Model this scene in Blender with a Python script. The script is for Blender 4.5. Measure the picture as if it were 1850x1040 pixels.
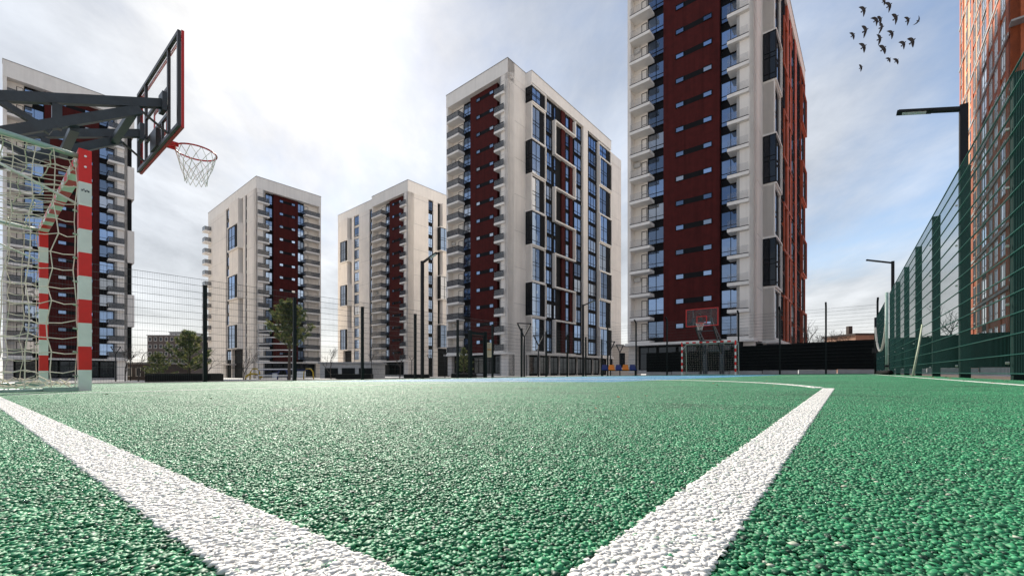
import bpy, math, random
import numpy as np
from mathutils import Vector, Matrix
random.seed(7); np.random.seed(7)
scene = bpy.context.scene
for o in list(bpy.data.objects): bpy.data.objects.remove(o)
COL = scene.collection
R = math.radians

# ------------------------------------------------------------------ camera, sky, sun, exposure
cam = bpy.data.cameras.new('camera'); cam.lens = 15.03; cam.sensor_width = 36; cam.shift_y = 0.0822
cam.clip_start = 0.01; cam.clip_end = 4000
co = bpy.data.objects.new('camera', cam); COL.objects.link(co)
co.location = (0, 0, 0.0937); co.rotation_euler = (R(90), 0, 0); scene.camera = co

SUN_AZ, SUN_EL = -23.0, 35.0        # azimuth from the view axis (+Y) to the right, elevation
sd = Vector((math.sin(R(SUN_AZ))*math.cos(R(SUN_EL)), math.cos(R(SUN_AZ))*math.cos(R(SUN_EL)), math.sin(R(SUN_EL))))
w = bpy.data.worlds.new('World'); scene.world = w; w.use_nodes = True
nt = w.node_tree; nt.nodes.clear()
def N(t, tree=None, **kw):
    n = (tree or nt).nodes.new(t)
    for k, v in kw.items(): setattr(n, k, v)
    return n
def math_node(tree, op, a, b=None, c=None, clamp=False):
    n = tree.nodes.new('ShaderNodeMath'); n.operation = op; n.use_clamp = clamp
    for i, v in enumerate((a, b, c)):
        if v is None: continue
        if isinstance(v, (int, float)): n.inputs[i].default_value = v
        else: tree.links.new(v, n.inputs[i])
    return n.outputs[0]
def build_world():
    L = nt.links.new
    sky = N('ShaderNodeTexSky'); sky.sky_type = 'NISHITA'; sky.sun_disc = False
    sky.sun_elevation = R(SUN_EL); sky.sun_rotation = R(SUN_AZ); sky.air_density = 1.0; sky.dust_density = 0.3; sky.ozone_density = 1.6
    tc = N('ShaderNodeTexCoord')
    sep = N('ShaderNodeSeparateXYZ'); L(tc.outputs['Generated'], sep.inputs[0])
    zz = math_node(nt, 'ADD', math_node(nt, 'MAXIMUM', sep.outputs[2], 0.0), 0.22)
    cx = math_node(nt, 'DIVIDE', sep.outputs[0], zz); cy = math_node(nt, 'DIVIDE', sep.outputs[1], zz)
    cmb = N('ShaderNodeCombineXYZ'); L(cx, cmb.inputs[0]); L(cy, cmb.inputs[1])
    def noise(scale, detail, rough, off, dist=0.0):
        mp = N('ShaderNodeMapping'); mp.inputs['Location'].default_value = off
        mp.inputs['Rotation'].default_value = (0, 0, R(32)); mp.inputs['Scale'].default_value = (1, 0.62, 1)
        L(cmb.outputs[0], mp.inputs[0])
        n = N('ShaderNodeTexNoise'); n.inputs['Scale'].default_value = scale; n.inputs['Detail'].default_value = detail
        n.inputs['Roughness'].default_value = rough; n.inputs['Distortion'].default_value = dist
        L(mp.outputs[0], n.inputs['Vector']); return n.outputs['Fac']
    n1 = noise(0.75, 9, 0.56, (3.1, 0.7, 0), 0.35)
    n2 = noise(2.1, 8, 0.6, (8.3, 2.2, 0), 0.2)
    mix = math_node(nt, 'ADD', math_node(nt, 'MULTIPLY', n1, 0.72), math_node(nt, 'MULTIPLY', n2, 0.28))
    # angle to the sun: thin cloud scatters forward, so cover and light both grow towards it
    dotn = N('ShaderNodeVectorMath', operation='DOT_PRODUCT'); L(tc.outputs['Generated'], dotn.inputs[0]); dotn.inputs[1].default_value = sd
    dp = math_node(nt, 'MAXIMUM', dotn.outputs['Value'], 0.0)
    fw = math_node(nt, 'POWER', dp, 26.0); fb = math_node(nt, 'POWER', dp, 5.0)
    fw2 = math_node(nt, 'POWER', dp, 120.0)
    low = math_node(nt, 'POWER', math_node(nt, 'SUBTRACT', 1.0, math_node(nt, 'MAXIMUM', sep.outputs[2], 0.0), clamp=True), 5.0)
    m = math_node(nt, 'ADD', mix, math_node(nt, 'MULTIPLY', fb, 0.12))
    m = math_node(nt, 'ADD', m, math_node(nt, 'MULTIPLY', low, 0.36))
    mr = N('ShaderNodeMapRange'); mr.interpolation_type = 'SMOOTHSTEP'; mr.inputs['From Min'].default_value = 0.36; mr.inputs['From Max'].default_value = 0.66
    mr.inputs['To Max'].default_value = 0.93
    L(m, mr.inputs['Value'])
    # cloud brightness: own shading from the noise, plus forward scattering
    shade = N('ShaderNodeMapRange'); shade.inputs['From Min'].default_value = 0.33; shade.inputs['From Max'].default_value = 0.66
    shade.inputs['To Min'].default_value = 2.35; shade.inputs['To Max'].default_value = 4.5; L(n2, shade.inputs['Value'])
    br = math_node(nt, 'ADD', shade.outputs[0], math_node(nt, 'ADD', math_node(nt, 'MULTIPLY', fw, math_node(nt, 'MULTIPLY', math_node(nt, 'POWER', n2, 2.0), 8.5)), math_node(nt, 'MULTIPLY', low, 1.9)))
    br = math_node(nt, 'ADD', br, math_node(nt, 'MULTIPLY', fw2, 2.6))
    cc = N('ShaderNodeMixRGB'); cc.inputs[1].default_value = (0.89, 0.945, 1.03, 1); cc.inputs[2].default_value = (1.0, 0.975, 0.93, 1)
    L(math_node(nt, 'ADD', math_node(nt, 'MULTIPLY', fw, 1.6), math_node(nt, 'MULTIPLY', low, 1.0), clamp=True), cc.inputs[0])
    cb = N('ShaderNodeVectorMath', operation='SCALE'); L(cc.outputs[0], cb.inputs[0]); L(br, cb.inputs['Scale'])
    mx = N('ShaderNodeMixRGB'); L(mr.outputs[0], mx.inputs[0]); L(sky.outputs[0], mx.inputs[1]); L(cb.outputs[0], mx.inputs[2])
    bg = N('ShaderNodeBackground'); bg.inputs['Strength'].default_value = 0.11; L(mx.outputs[0], bg.inputs[0])
    out = N('ShaderNodeOutputWorld'); L(bg.outputs[0], out.inputs[0])
build_world()
sun = bpy.data.lights.new('sun', 'SUN'); sun.energy = 4.0; sun.angle = R(4); sun.color = (1.0, 0.93, 0.82)
so = bpy.data.objects.new('sun', sun); COL.objects.link(so); so.location = sd*200
so.rotation_euler = sd.to_track_quat('Z', 'Y').to_euler()
vs = scene.view_settings; vs.view_transform = 'Standard'; vs.look = 'None'; vs.exposure = 0.8; vs.gamma = 1.0; vs.use_curve_mapping = False
scene.render.resolution_x = 1024; scene.render.resolution_y = 575

# ------------------------------------------------------------------ materials
MATS = {}
def mat(name, color, rough=0.6, metal=0.0, var=0.12, vscale=3.0, bump=0.0, bscale=40.0, spec=0.5, alpha=1.0, streak=0.0):
    m = bpy.data.materials.new(name); m.use_nodes = True; t = m.node_tree
    b = t.nodes['Principled BSDF']; b.inputs['Roughness'].default_value = rough; b.inputs['Metallic'].default_value = metal
    b.inputs['Specular IOR Level'].default_value = spec; b.inputs['Alpha'].default_value = alpha
    geo = t.nodes.new('ShaderNodeNewGeometry')
    vec = geo.outputs['Position']
    n = t.nodes.new('ShaderNodeTexNoise'); n.inputs['Scale'].default_value = vscale; n.inputs['Detail'].default_value = 6; n.inputs['Roughness'].default_value = 0.62
    t.links.new(vec, n.inputs['Vector'])
    mr = t.nodes.new('ShaderNodeMapRange'); mr.inputs['From Min'].default_value = 0.3; mr.inputs['From Max'].default_value = 0.7
    mr.inputs['To Min'].default_value = 1-var; mr.inputs['To Max'].default_value = 1+var; t.links.new(n.outputs['Fac'], mr.inputs['Value'])
    oi = t.nodes.new('ShaderNodeObjectInfo')
    ro = t.nodes.new('ShaderNodeMapRange'); ro.inputs['To Min'].default_value = 1-var*0.4; ro.inputs['To Max'].default_value = 1+var*0.4; t.links.new(oi.outputs['Random'], ro.inputs['Value'])
    f = math_node(t, 'MULTIPLY', mr.outputs[0], ro.outputs[0])
    if streak:      # rain streaks and grime: noise drawn out vertically
        mp = t.nodes.new('ShaderNodeMapping'); mp.inputs['Scale'].default_value = (2.2, 2.2, 0.09); t.links.new(vec, mp.inputs[0])
        ns = t.nodes.new('ShaderNodeTexNoise'); ns.inputs['Scale'].default_value = 1.0; ns.inputs['Detail'].default_value = 5; t.links.new(mp.outputs[0], ns.inputs['Vector'])
        ms = t.nodes.new('ShaderNodeMapRange'); ms.inputs['From Min'].default_value = 0.45; ms.inputs['From Max'].default_value = 0.75; ms.inputs['To Min'].default_value = 1.0; ms.inputs['To Max'].default_value = 1-streak; t.links.new(ns.outputs['Fac'], ms.inputs['Value'])
        f = math_node(t, 'MULTIPLY', f, ms.outputs[0])
    sc = t.nodes.new('ShaderNodeVectorMath'); sc.operation = 'SCALE'; sc.inputs[0].default_value = color[:3]; t.links.new(f, sc.inputs['Scale'])
    t.links.new(sc.outputs[0], b.inputs['Base Color'])
    rr = t.nodes.new('ShaderNodeMapRange'); rr.inputs['To Min'].default_value = max(0, rough-0.08); rr.inputs['To Max'].default_value = min(1, rough+0.08)
    t.links.new(n.outputs['Fac'], rr.inputs['Value']); t.links.new(rr.outputs[0], b.inputs['Roughness'])
    if bump:
        nb = t.nodes.new('ShaderNodeTexNoise'); nb.inputs['Scale'].default_value = bscale; nb.inputs['Detail'].default_value = 4; t.links.new(vec, nb.inputs['Vector'])
        bp = t.nodes.new('ShaderNodeBump'); bp.inputs['Strength'].default_value = bump; bp.inputs['Distance'].default_value = 0.02
        t.links.new(nb.outputs['Fac'], bp.inputs['Height']); t.links.new(bp.outputs[0], b.inputs['Normal'])
    MATS[name] = m; return m
M = MATS
mat('facade_white', (0.80, 0.745, 0.685), 0.8, var=0.07, vscale=0.35, bump=0.15, bscale=8, spec=0.3, streak=0.09)
mat('facade_white_clean', (0.82, 0.775, 0.72), 0.75, var=0.05, vscale=0.5, spec=0.3, streak=0.08)
mat('facade_cream', (0.60, 0.55, 0.50), 0.75, var=0.08, vscale=0.4)
mat('brown_cladding', (0.066, 0.0115, 0.0105), 0.8, var=0.2, vscale=1.4, bump=0.25, bscale=6, spec=0.15, streak=0.3)
mat('dark_cladding', (0.007, 0.007, 0.008), 0.7, var=0.25, vscale=1.0, spec=0.15)
mat('window_frame', (0.007, 0.0075, 0.009), 0.6, var=0.1, spec=0.2)
mat('rust_cladding', (0.42, 0.075, 0.026), 0.7, var=0.25, vscale=1.1)
mat('orange_brick', (0.40, 0.095, 0.032), 0.75, var=0.25, vscale=1.3, bump=0.3, bscale=5)
mat('pale_orange', (0.72, 0.38, 0.20), 0.75, var=0.15, vscale=0.8)
mat('ledge_grey', (0.34, 0.33, 0.32), 0.7, var=0.15)
mat('ac_grey', (0.55, 0.54, 0.52), 0.6, var=0.15)
mat('fence_green', (0.003, 0.017, 0.015), 0.6, var=0.25, vscale=5, spec=0.15)
mat('fence_dark', (0.007, 0.012, 0.012), 0.6, var=0.25, vscale=5, spec=0.2)
mat('wire_green', (0.010, 0.085, 0.07), 0.4, var=0.15, spec=0.5)
mat('wire_dark', (0.012, 0.02, 0.02), 0.45, var=0.15)
mat('bolt_steel', (0.6, 0.6, 0.58), 0.3, metal=0.9, var=0.1)
mat('pole_black', (0.008, 0.009, 0.011), 0.5, var=0.3, vscale=4, spec=0.25)
mat('arm_black', (0.030, 0.040, 0.052), 0.42, var=0.35, vscale=7, bump=0.1, bscale=60)
mat('paint_red', (0.80, 0.010, 0.008), 0.42, var=0.1, vscale=6)
mat('paint_white', (0.82, 0.82, 0.78), 0.45, var=0.08, vscale=9)
mat('sticker', (0.74, 0.74, 0.72), 0.4, var=0.05)
mat('ink', (0.02, 0.025, 0.05), 0.5, var=0.1)
mat('pipe_green', (0.36, 0.50, 0.42), 0.45, var=0.18, vscale=12)
mat('net_cream', (0.80, 0.71, 0.60), 0.8, var=0.15, vscale=14)
mat('net_white', (0.75, 0.73, 0.68), 0.8, var=0.15, vscale=20)
mat('rim_red', (0.55, 0.012, 0.01), 0.4, var=0.15)
mat('board_frame', (0.030, 0.026, 0.028), 0.4, var=0.2)
mat('plaza', (0.38, 0.365, 0.35), 0.85, var=0.2, vscale=0.35, bump=0.2, bscale=12)
mat('kerb', (0.36, 0.35, 0.335), 0.85, var=0.22, vscale=2.5, bump=0.2, bscale=30)
mat('concrete', (0.40, 0.39, 0.375), 0.85, var=0.2, vscale=1.5, bump=0.2, bscale=15)
mat('dirt', (0.16, 0.12, 0.09), 0.95, var=0.4, vscale=9, bump=0.6, bscale=40)
mat('hoarding', (0.004, 0.005, 0.005), 0.8, var=0.3, vscale=1.5, spec=0.12)
mat('planter_black', (0.006, 0.0065, 0.007), 0.7, var=0.2, spec=0.12)
mat('soil', (0.05, 0.035, 0.025), 0.95, var=0.4, vscale=15)
mat('needles', (0.085, 0.12, 0.042), 0.6, var=0.4, vscale=3.0)
mat('needles_light', (0.24, 0.245, 0.09), 0.6, var=0.4, vscale=3.0)
mat('bark', (0.055, 0.042, 0.034), 0.9, var=0.35, vscale=8)
mat('far_brown', (0.08, 0.058, 0.05), 0.8, var=0.2, vscale=0.3)
mat('far_grey', (0.34, 0.33, 0.34), 0.8, var=0.15, vscale=0.3)
mat('brick_house', (0.33, 0.19, 0.13), 0.85, var=0.25, vscale=1)
mat('roof_dark', (0.05, 0.035, 0.03), 0.8, var=0.2)
mat('seat_blue', (0.010, 0.022, 0.15), 0.4, var=0.1)
mat('seat_orange', (0.75, 0.21, 0.008), 0.4, var=0.1)
mat('play_yellow', (0.55, 0.36, 0.02), 0.5, var=0.1)
mat('play_blue', (0.015, 0.03, 0.14), 0.5, var=0.1)
mat('sign_cream', (0.68, 0.50, 0.34), 0.6, var=0.08)
mat('sign_text', (0.20, 0.13, 0.09), 0.7, var=0.1)
mat('sign_orange', (0.62, 0.30, 0.12), 0.6, var=0.1)
mat('bird', (0.05, 0.043, 0.043), 0.7, var=0.3, vscale=12)
mat('lamp_lens', (0.6, 0.6, 0.58), 0.3, var=0.05)
mat('rope', (0.66, 0.60, 0.52), 0.85, var=0.2, vscale=20)
mat('stick', (0.42, 0.47, 0.33), 0.7, var=0.2, vscale=10)
mat('leaf_dry', (0.30, 0.16, 0.07), 0.8, var=0.35, vscale=30)
mat('car_white', (0.7, 0.7, 0.7), 0.3, var=0.03)

def glass(name, color, metal, rough, rand=0.3, curtain=0.45):
    m = bpy.data.materials.new(name); m.use_nodes = True; t = m.node_tree; b = t.nodes['Principled BSDF']
    b.inputs['Metallic'].default_value = metal; b.inputs['Roughness'].default_value = rough; b.inputs['Specular IOR Level'].default_value = 0.9
    oi = t.nodes.new('ShaderNodeObjectInfo'); mr = t.nodes.new('ShaderNodeMapRange')
    mr.inputs['To Min'].default_value = 1-rand; mr.inputs['To Max'].default_value = 1+rand; t.links.new(math_node(t, 'POWER', oi.outputs['Random'], 0.8), mr.inputs['Value'])
    sc = t.nodes.new('ShaderNodeVectorMath'); sc.operation = 'SCALE'; sc.inputs[0].default_value = color; t.links.new(mr.outputs[0], sc.inputs['Scale'])
    cu = t.nodes.new('ShaderNodeMixRGB'); cu.inputs[2].default_value = (0.55, 0.52, 0.46, 1)          # a drawn curtain or blind behind some panes
    frac = math_node(t, 'FRACT', math_node(t, 'MULTIPLY', oi.outputs['Random'], 7.31))
    t.links.new(math_node(t, 'MULTIPLY', math_node(t, 'GREATER_THAN', frac, 0.86), curtain), cu.inputs[0]); t.links.new(sc.outputs[0], cu.inputs[1])
    t.links.new(cu.outputs[0], b.inputs['Base Color'])
    geo = t.nodes.new('ShaderNodeNewGeometry'); n = t.nodes.new('ShaderNodeTexNoise'); n.inputs['Scale'].default_value = 0.7; n.inputs['Detail'].default_value = 1
    t.links.new(geo.outputs['Position'], n.inputs['Vector'])
    bp = t.nodes.new('ShaderNodeBump'); bp.inputs['Strength'].default_value = 0.35; bp.inputs['Distance'].default_value = 0.03
    t.links.new(n.outputs['Fac'], bp.inputs['Height']); t.links.new(bp.outputs[0], b.inputs['Normal'])
    MATS[name] = m; return m
glass('window_glass', (0.19, 0.265, 0.40), 0.92, 0.03, 0.55)
glass('shop_glass', (0.02, 0.025, 0.032), 0.8, 0.06, 0.3, 0.06)
glass('pale_glass', (0.62, 0.72, 0.82), 0.9, 0.08)
def clear(name, tint, fac, rough=0.05):
    m = bpy.data.materials.new(name); m.use_nodes = True; t = m.node_tree; b = t.nodes['Principled BSDF']
    b.inputs['Base Color'].default_value = (*tint, 1); b.inputs['Roughness'].default_value = rough
    tr = t.nodes.new('ShaderNodeBsdfTransparent'); mx = t.nodes.new('ShaderNodeMixShader')
    n = t.nodes.new('ShaderNodeTexNoise'); n.inputs['Scale'].default_value = 6
    mr = t.nodes.new('ShaderNodeMapRange'); mr.inputs['To Min'].default_value = fac*0.8; mr.inputs['To Max'].default_value = min(1, fac*1.2); t.links.new(n.outputs['Fac'], mr.inputs['Value'])
    t.links.new(mr.outputs[0], mx.inputs[0]); t.links.new(tr.outputs[0], mx.inputs[1]); t.links.new(b.outputs[0], mx.inputs[2])
    t.links.new(mx.outputs[0], t.nodes['Material Output'].inputs[0]); MATS[name] = m
clear('rail_glass', (0.10, 0.105, 0.115), 0.62)
clear('rail_clear', (0.3, 0.3, 0.31), 0.10)
clear('board_glass', (0.5, 0.5, 0.5), 0.05)

for nm in ('needles', 'needles_light'):
    t = MATS[nm].node_tree; bs = t.nodes['Principled BSDF']; tl = t.nodes.new('ShaderNodeBsdfTranslucent'); mxs = t.nodes.new('ShaderNodeMixShader'); mxs.inputs[0].default_value = 0.45
    t.links.new(bs.inputs['Base Color'].links[0].from_socket, tl.inputs[0]); t.links.new(bs.outputs[0], mxs.inputs[1]); t.links.new(tl.outputs[0], mxs.inputs[2]); t.links.new(mxs.outputs[0], t.nodes['Material Output'].inputs[0])
# ------------------------------------------------------------------ mesh helpers
class MB:
    def __init__(s): s.v = []; s.f = []; s.m = []
    def face(s, idx, mi=0): s.f.append(idx); s.m.append(mi)
    def box(s, x0, x1, y0, y1, z0, z1, mi=0, skip=''):
        b = len(s.v)
        s.v += [(x0,y0,z0),(x1,y0,z0),(x1,y1,z0),(x0,y1,z0),(x0,y0,z1),(x1,y0,z1),(x1,y1,z1),(x0,y1,z1)]
        for k, q in (('b',(0,3,2,1)),('t',(4,5,6,7)),('f',(0,1,5,4)),('r',(1,2,6,5)),('k',(2,3,7,6)),('l',(3,0,4,7))):
            if k not in skip: s.face(tuple(b+i for i in q), mi)
        return s
    def beam(s, p, q, w, h, mi=0, up=(0,0,1)):
        p = Vector(p); q = Vector(q); d = (q-p).normalized(); u = Vector(up)
        if abs(d.dot(u)) > 0.98: u = Vector((1,0,0))
        sx = d.cross(u).normalized(); uz = sx.cross(d).normalized(); b = len(s.v)
        for c in (p, q):
            for (i, j) in ((-1,-1),(1,-1),(1,1),(-1,1)): s.v.append(tuple(c+sx*(i*w/2)+uz*(j*h/2)))
        for qd in ((0,1,2,3),(7,6,5,4),(0,4,5,1),(1,5,6,2),(2,6,7,3),(3,7,4,0)): s.face(tuple(b+i for i in qd), mi)
        return s
    def tube(s, pts, r, n=6, mi=0, caps=True):
        pts = [Vector(p) for p in pts]; rs = r if isinstance(r, (list, tuple)) else [r]*len(pts)
        b = len(s.v); ref = Vector((0.31, 0.17, 0.93))
        for i, p in enumerate(pts):
            d = (pts[min(i+1, len(pts)-1)]-pts[max(i-1, 0)]).normalized()
            rf = ref if abs(d.dot(ref)) < 0.95 else Vector((1, 0, 0))
            x = d.cross(rf).normalized(); y = d.cross(x)
            for k in range(n):
                a = 2*math.pi*k/n; s.v.append(tuple(p+(x*math.cos(a)+y*math.sin(a))*rs[i]))
        for i in range(len(pts)-1):
            for k in range(n):
                k2 = (k+1) % n; s.face((b+i*n+k, b+i*n+k2, b+(i+1)*n+k2, b+(i+1)*n+k), mi)
        if caps:
            s.face(tuple(b+k for k in range(n))[::-1], mi); e = b+(len(pts)-1)*n; s.face(tuple(e+k for k in range(n)), mi)
        return s
    def ring(s, c, rad, r, n=28, m=6, mi=0):
        b = len(s.v)
        for i in range(n):
            a = 2*math.pi*i/n
            for k in range(m):
                t = 2*math.pi*k/m; rr = rad+r*math.cos(t); s.v.append((c[0]+rr*math.cos(a), c[1]+rr*math.sin(a), c[2]+r*math.sin(t)))
        for i in range(n):
            for k in range(m): s.face((b+i*m+k, b+((i+1)%n)*m+k, b+((i+1)%n)*m+(k+1)%m, b+i*m+(k+1)%m), mi)
        return s
    def mesh(s, name, mats, smooth=False):
        me = bpy.data.meshes.new(name); me.from_pydata(s.v, [], s.f)
        for m_ in mats: me.materials.append(MATS[m_])
        if len(mats) > 1: me.polygons.foreach_set('material_index', s.m)
        if smooth: me.polygons.foreach_set('use_smooth', [True]*len(s.f))
        me.update(); return me
def link(name, me, parent=None, loc=(0,0,0), rz=0.0, mtx=None):
    o = bpy.data.objects.new(name, me); COL.objects.link(o)
    if parent: o.parent = parent
    if mtx is not None: o.matrix_basis = mtx
    else: o.location = loc; o.rotation_euler = (0, 0, rz)
    return o
def tag(o, label=None, cat=None, group=None, kind=None):
    for k, v in (('label', label), ('category', cat), ('group', group), ('kind', kind)):
        if v: o[k] = v
    return o
def thing(name, label, cat, loc, rz=0.0, group=None): return tag(link(name, None, None, loc, rz), label, cat, group)
CACHE = {}
def cached(key, fn, mats, smooth=False):
    if key not in CACHE:
        b = MB(); fn(b); CACHE[key] = b.mesh(str(key[0]), mats, smooth)
    return CACHE[key]
def copy_tree(o, parent=None):
    c = o.copy(); COL.objects.link(c); c.parent = parent
    for ch in list(o.children): copy_tree(ch, c)
    return c

# ------------------------------------------------------------------ the site: court axes a (along) and b (across), ground falls by K towards +b
YAW = 0.6624; S_, C_ = math.sin(YAW), math.cos(YAW); K = 0.0129
AV = Vector((S_, C_, 0)); BV = Vector((-C_, S_, 0)); ARZ = math.atan2(C_, S_)
def W(a, b, z=0.0): return Vector((a*S_-b*C_, a*C_+b*S_, z-K*b))
def gz(x, y): return -K*(-x*C_+y*S_)
_kn = 1/math.sqrt(1+K*K)
TILT = Matrix(((S_, -C_*_kn, -C_*K*_kn, 0), (C_, S_*_kn, S_*K*_kn, 0), (0, -K*_kn, _kn, 0), (0, 0, 0, 1)))      # local (a, b, z) -> world
def sheet(name, rects, z, m, n=1):
    b = MB()
    for (a0, a1, b0, b1) in rects:
        i = len(b.v); b.v += [(a0,b0,z),(a1,b0,z),(a1,b1,z),(a0,b1,z)]; b.face((i,i+1,i+2,i+3))
    return tag(link(name, b.mesh(name, [m]), mtx=TILT), kind='structure')
sheet('ground', [(-500, 900, -500, 900)], -0.12, 'plaza')
A0, A1, B0, B1 = -2.0, 30.1, -1.22, 14.55                 # rubber surface
BASE, BC, TP = 0.126, 6.70, 0.05                           # baseline, court centre line, outer edge of the three point line

mat('binder', (0.003, 0.016, 0.009), 0.9, var=0.3, vscale=3, spec=0.1)
def granule_material(name, white=False):
    m = bpy.data.materials.new(name); m.use_nodes = True; t = m.node_tree; b = t.nodes['Principled BSDF']
    L = t.links.new
    at = t.nodes.new('ShaderNodeAttribute'); at.attribute_name = 'shade'
    geo = t.nodes.new('ShaderNodeNewGeometry')
    n = t.nodes.new('ShaderNodeTexNoise'); n.inputs['Scale'].default_value = 0.9; n.inputs['Detail'].default_value = 9; n.inputs['Roughness'].default_value = 0.72; L(geo.outputs['Position'], n.inputs['Vector'])
    n2 = t.nodes.new('ShaderNodeTexNoise'); n2.inputs['Scale'].default_value = 38; n2.inputs['Detail'].default_value = 3; L(geo.outputs['Position'], n2.inputs['Vector'])
    mr = t.nodes.new('ShaderNodeMapRange'); mr.inputs['From Min'].default_value = 0.3; mr.inputs['From Max'].default_value = 0.7; mr.inputs['To Min'].default_value = 0.74; mr.inputs['To Max'].default_value = 1.24; L(n.outputs['Fac'], mr.inputs['Value'])
    m2 = t.nodes.new('ShaderNodeMapRange'); m2.inputs['From Min'].default_value = 0.3; m2.inputs['From Max'].default_value = 0.7; m2.inputs['To Min'].default_value = 0.8; m2.inputs['To Max'].default_value = 1.2; L(n2.outputs['Fac'], m2.inputs['Value'])
    rp = t.nodes.new('ShaderNodeValToRGB'); e = rp.color_ramp.elements
    if white:
        e[0].color = (0.34, 0.42, 0.36, 1); e[1].color = (0.86, 0.84, 0.80, 1)
        el = e.new(0.05); el.color = (0.72, 0.70, 0.66, 1)
        base = rp.outputs[0]
    else:
        e[0].color = (0.006, 0.050, 0.025, 1); e[1].color = (0.42, 0.46, 0.36, 1)
        e9 = e.new(0.92); e9.color = (0.060, 0.37, 0.16, 1)
        el = e.new(0.5); el.color = (0.016, 0.205, 0.083, 1)
        # painted blue field: a rectangle in court coordinates
        def dotv(v):
            d = t.nodes.new('ShaderNodeVectorMath'); d.operation = 'DOT_PRODUCT'; d.inputs[1].default_value = v; L(geo.outputs['Position'], d.inputs[0]); return d.outputs['Value']
        a_ = dotv(AV); b_ = dotv(BV)
        ina = math_node(t, 'LESS_THAN', math_node(t, 'ABSOLUTE', math_node(t, 'SUBTRACT', a_, 14.2)), 9.2)
        inb = math_node(t, 'LESS_THAN', math_node(t, 'ABSOLUTE', math_node(t, 'SUBTRACT', b_, BC)), 4.4)
        k = math_node(t, 'MULTIPLY', ina, inb)
        r2 = t.nodes.new('ShaderNodeValToRGB'); e2 = r2.color_ramp.elements
        e2[0].color = (0.008, 0.09, 0.20, 1); e2[1].color = (0.05, 0.36, 0.58, 1); L(at.outputs['Fac'], r2.inputs[0])
        mx = t.nodes.new('ShaderNodeMixRGB'); L(k, mx.inputs[0]); L(rp.outputs[0], mx.inputs[1]); L(r2.outputs[0], mx.inputs[2]); base = mx.outputs[0]
    L(at.outputs['Fac'], rp.inputs[0])
    sc = t.nodes.new('ShaderNodeVectorMath'); sc.operation = 'SCALE'; L(base, sc.inputs[0])
    if white:
        L(math_node(t, 'MULTIPLY_ADD', mr.outputs[0], 0.45, 0.53), sc.inputs['Scale'])
        n4 = t.nodes.new('ShaderNodeTexNoise'); n4.inputs['Scale'].default_value = 60; n4.inputs['Detail'].default_value = 6; n4.inputs['Roughness'].default_value = 0.75; L(geo.outputs['Position'], n4.inputs['Vector'])
        m4 = t.nodes.new('ShaderNodeMapRange'); m4.inputs['From Min'].default_value = 0.60; m4.inputs['From Max'].default_value = 0.68; m4.inputs['To Max'].default_value = 0.55; L(n4.outputs['Fac'], m4.inputs['Value'])
        wr = t.nodes.new('ShaderNodeMixRGB'); wr.inputs[2].default_value = (0.24, 0.33, 0.26, 1); L(m4.outputs[0], wr.inputs[0]); L(rp.outputs[0], wr.inputs[1]); L(wr.outputs[0], sc.inputs[0])
    else:
        n3 = t.nodes.new('ShaderNodeTexNoise'); n3.inputs['Scale'].default_value = 2.6; n3.inputs['Detail'].default_value = 6; n3.inputs['Distortion'].default_value = 0.6; L(geo.outputs['Position'], n3.inputs['Vector'])
        m3 = t.nodes.new('ShaderNodeMapRange'); m3.inputs['From Min'].default_value = 0.56; m3.inputs['From Max'].default_value = 0.70; m3.inputs['To Min'].default_value = 1.0; m3.inputs['To Max'].default_value = 0.62; L(n3.outputs['Fac'], m3.inputs['Value'])
        L(math_node(t, 'MULTIPLY', math_node(t, 'MULTIPLY', mr.outputs[0], m2.outputs[0]), m3.outputs[0]), sc.inputs['Scale'])
    L(sc.outputs[0], b.inputs['Base Color']); b.inputs['Roughness'].default_value = 0.55; b.inputs['Specular IOR Level'].default_value = 0.45 if not white else 0.2
    MATS[name] = m
granule_material('granule_green'); granule_material('granule_white', True)

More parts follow.
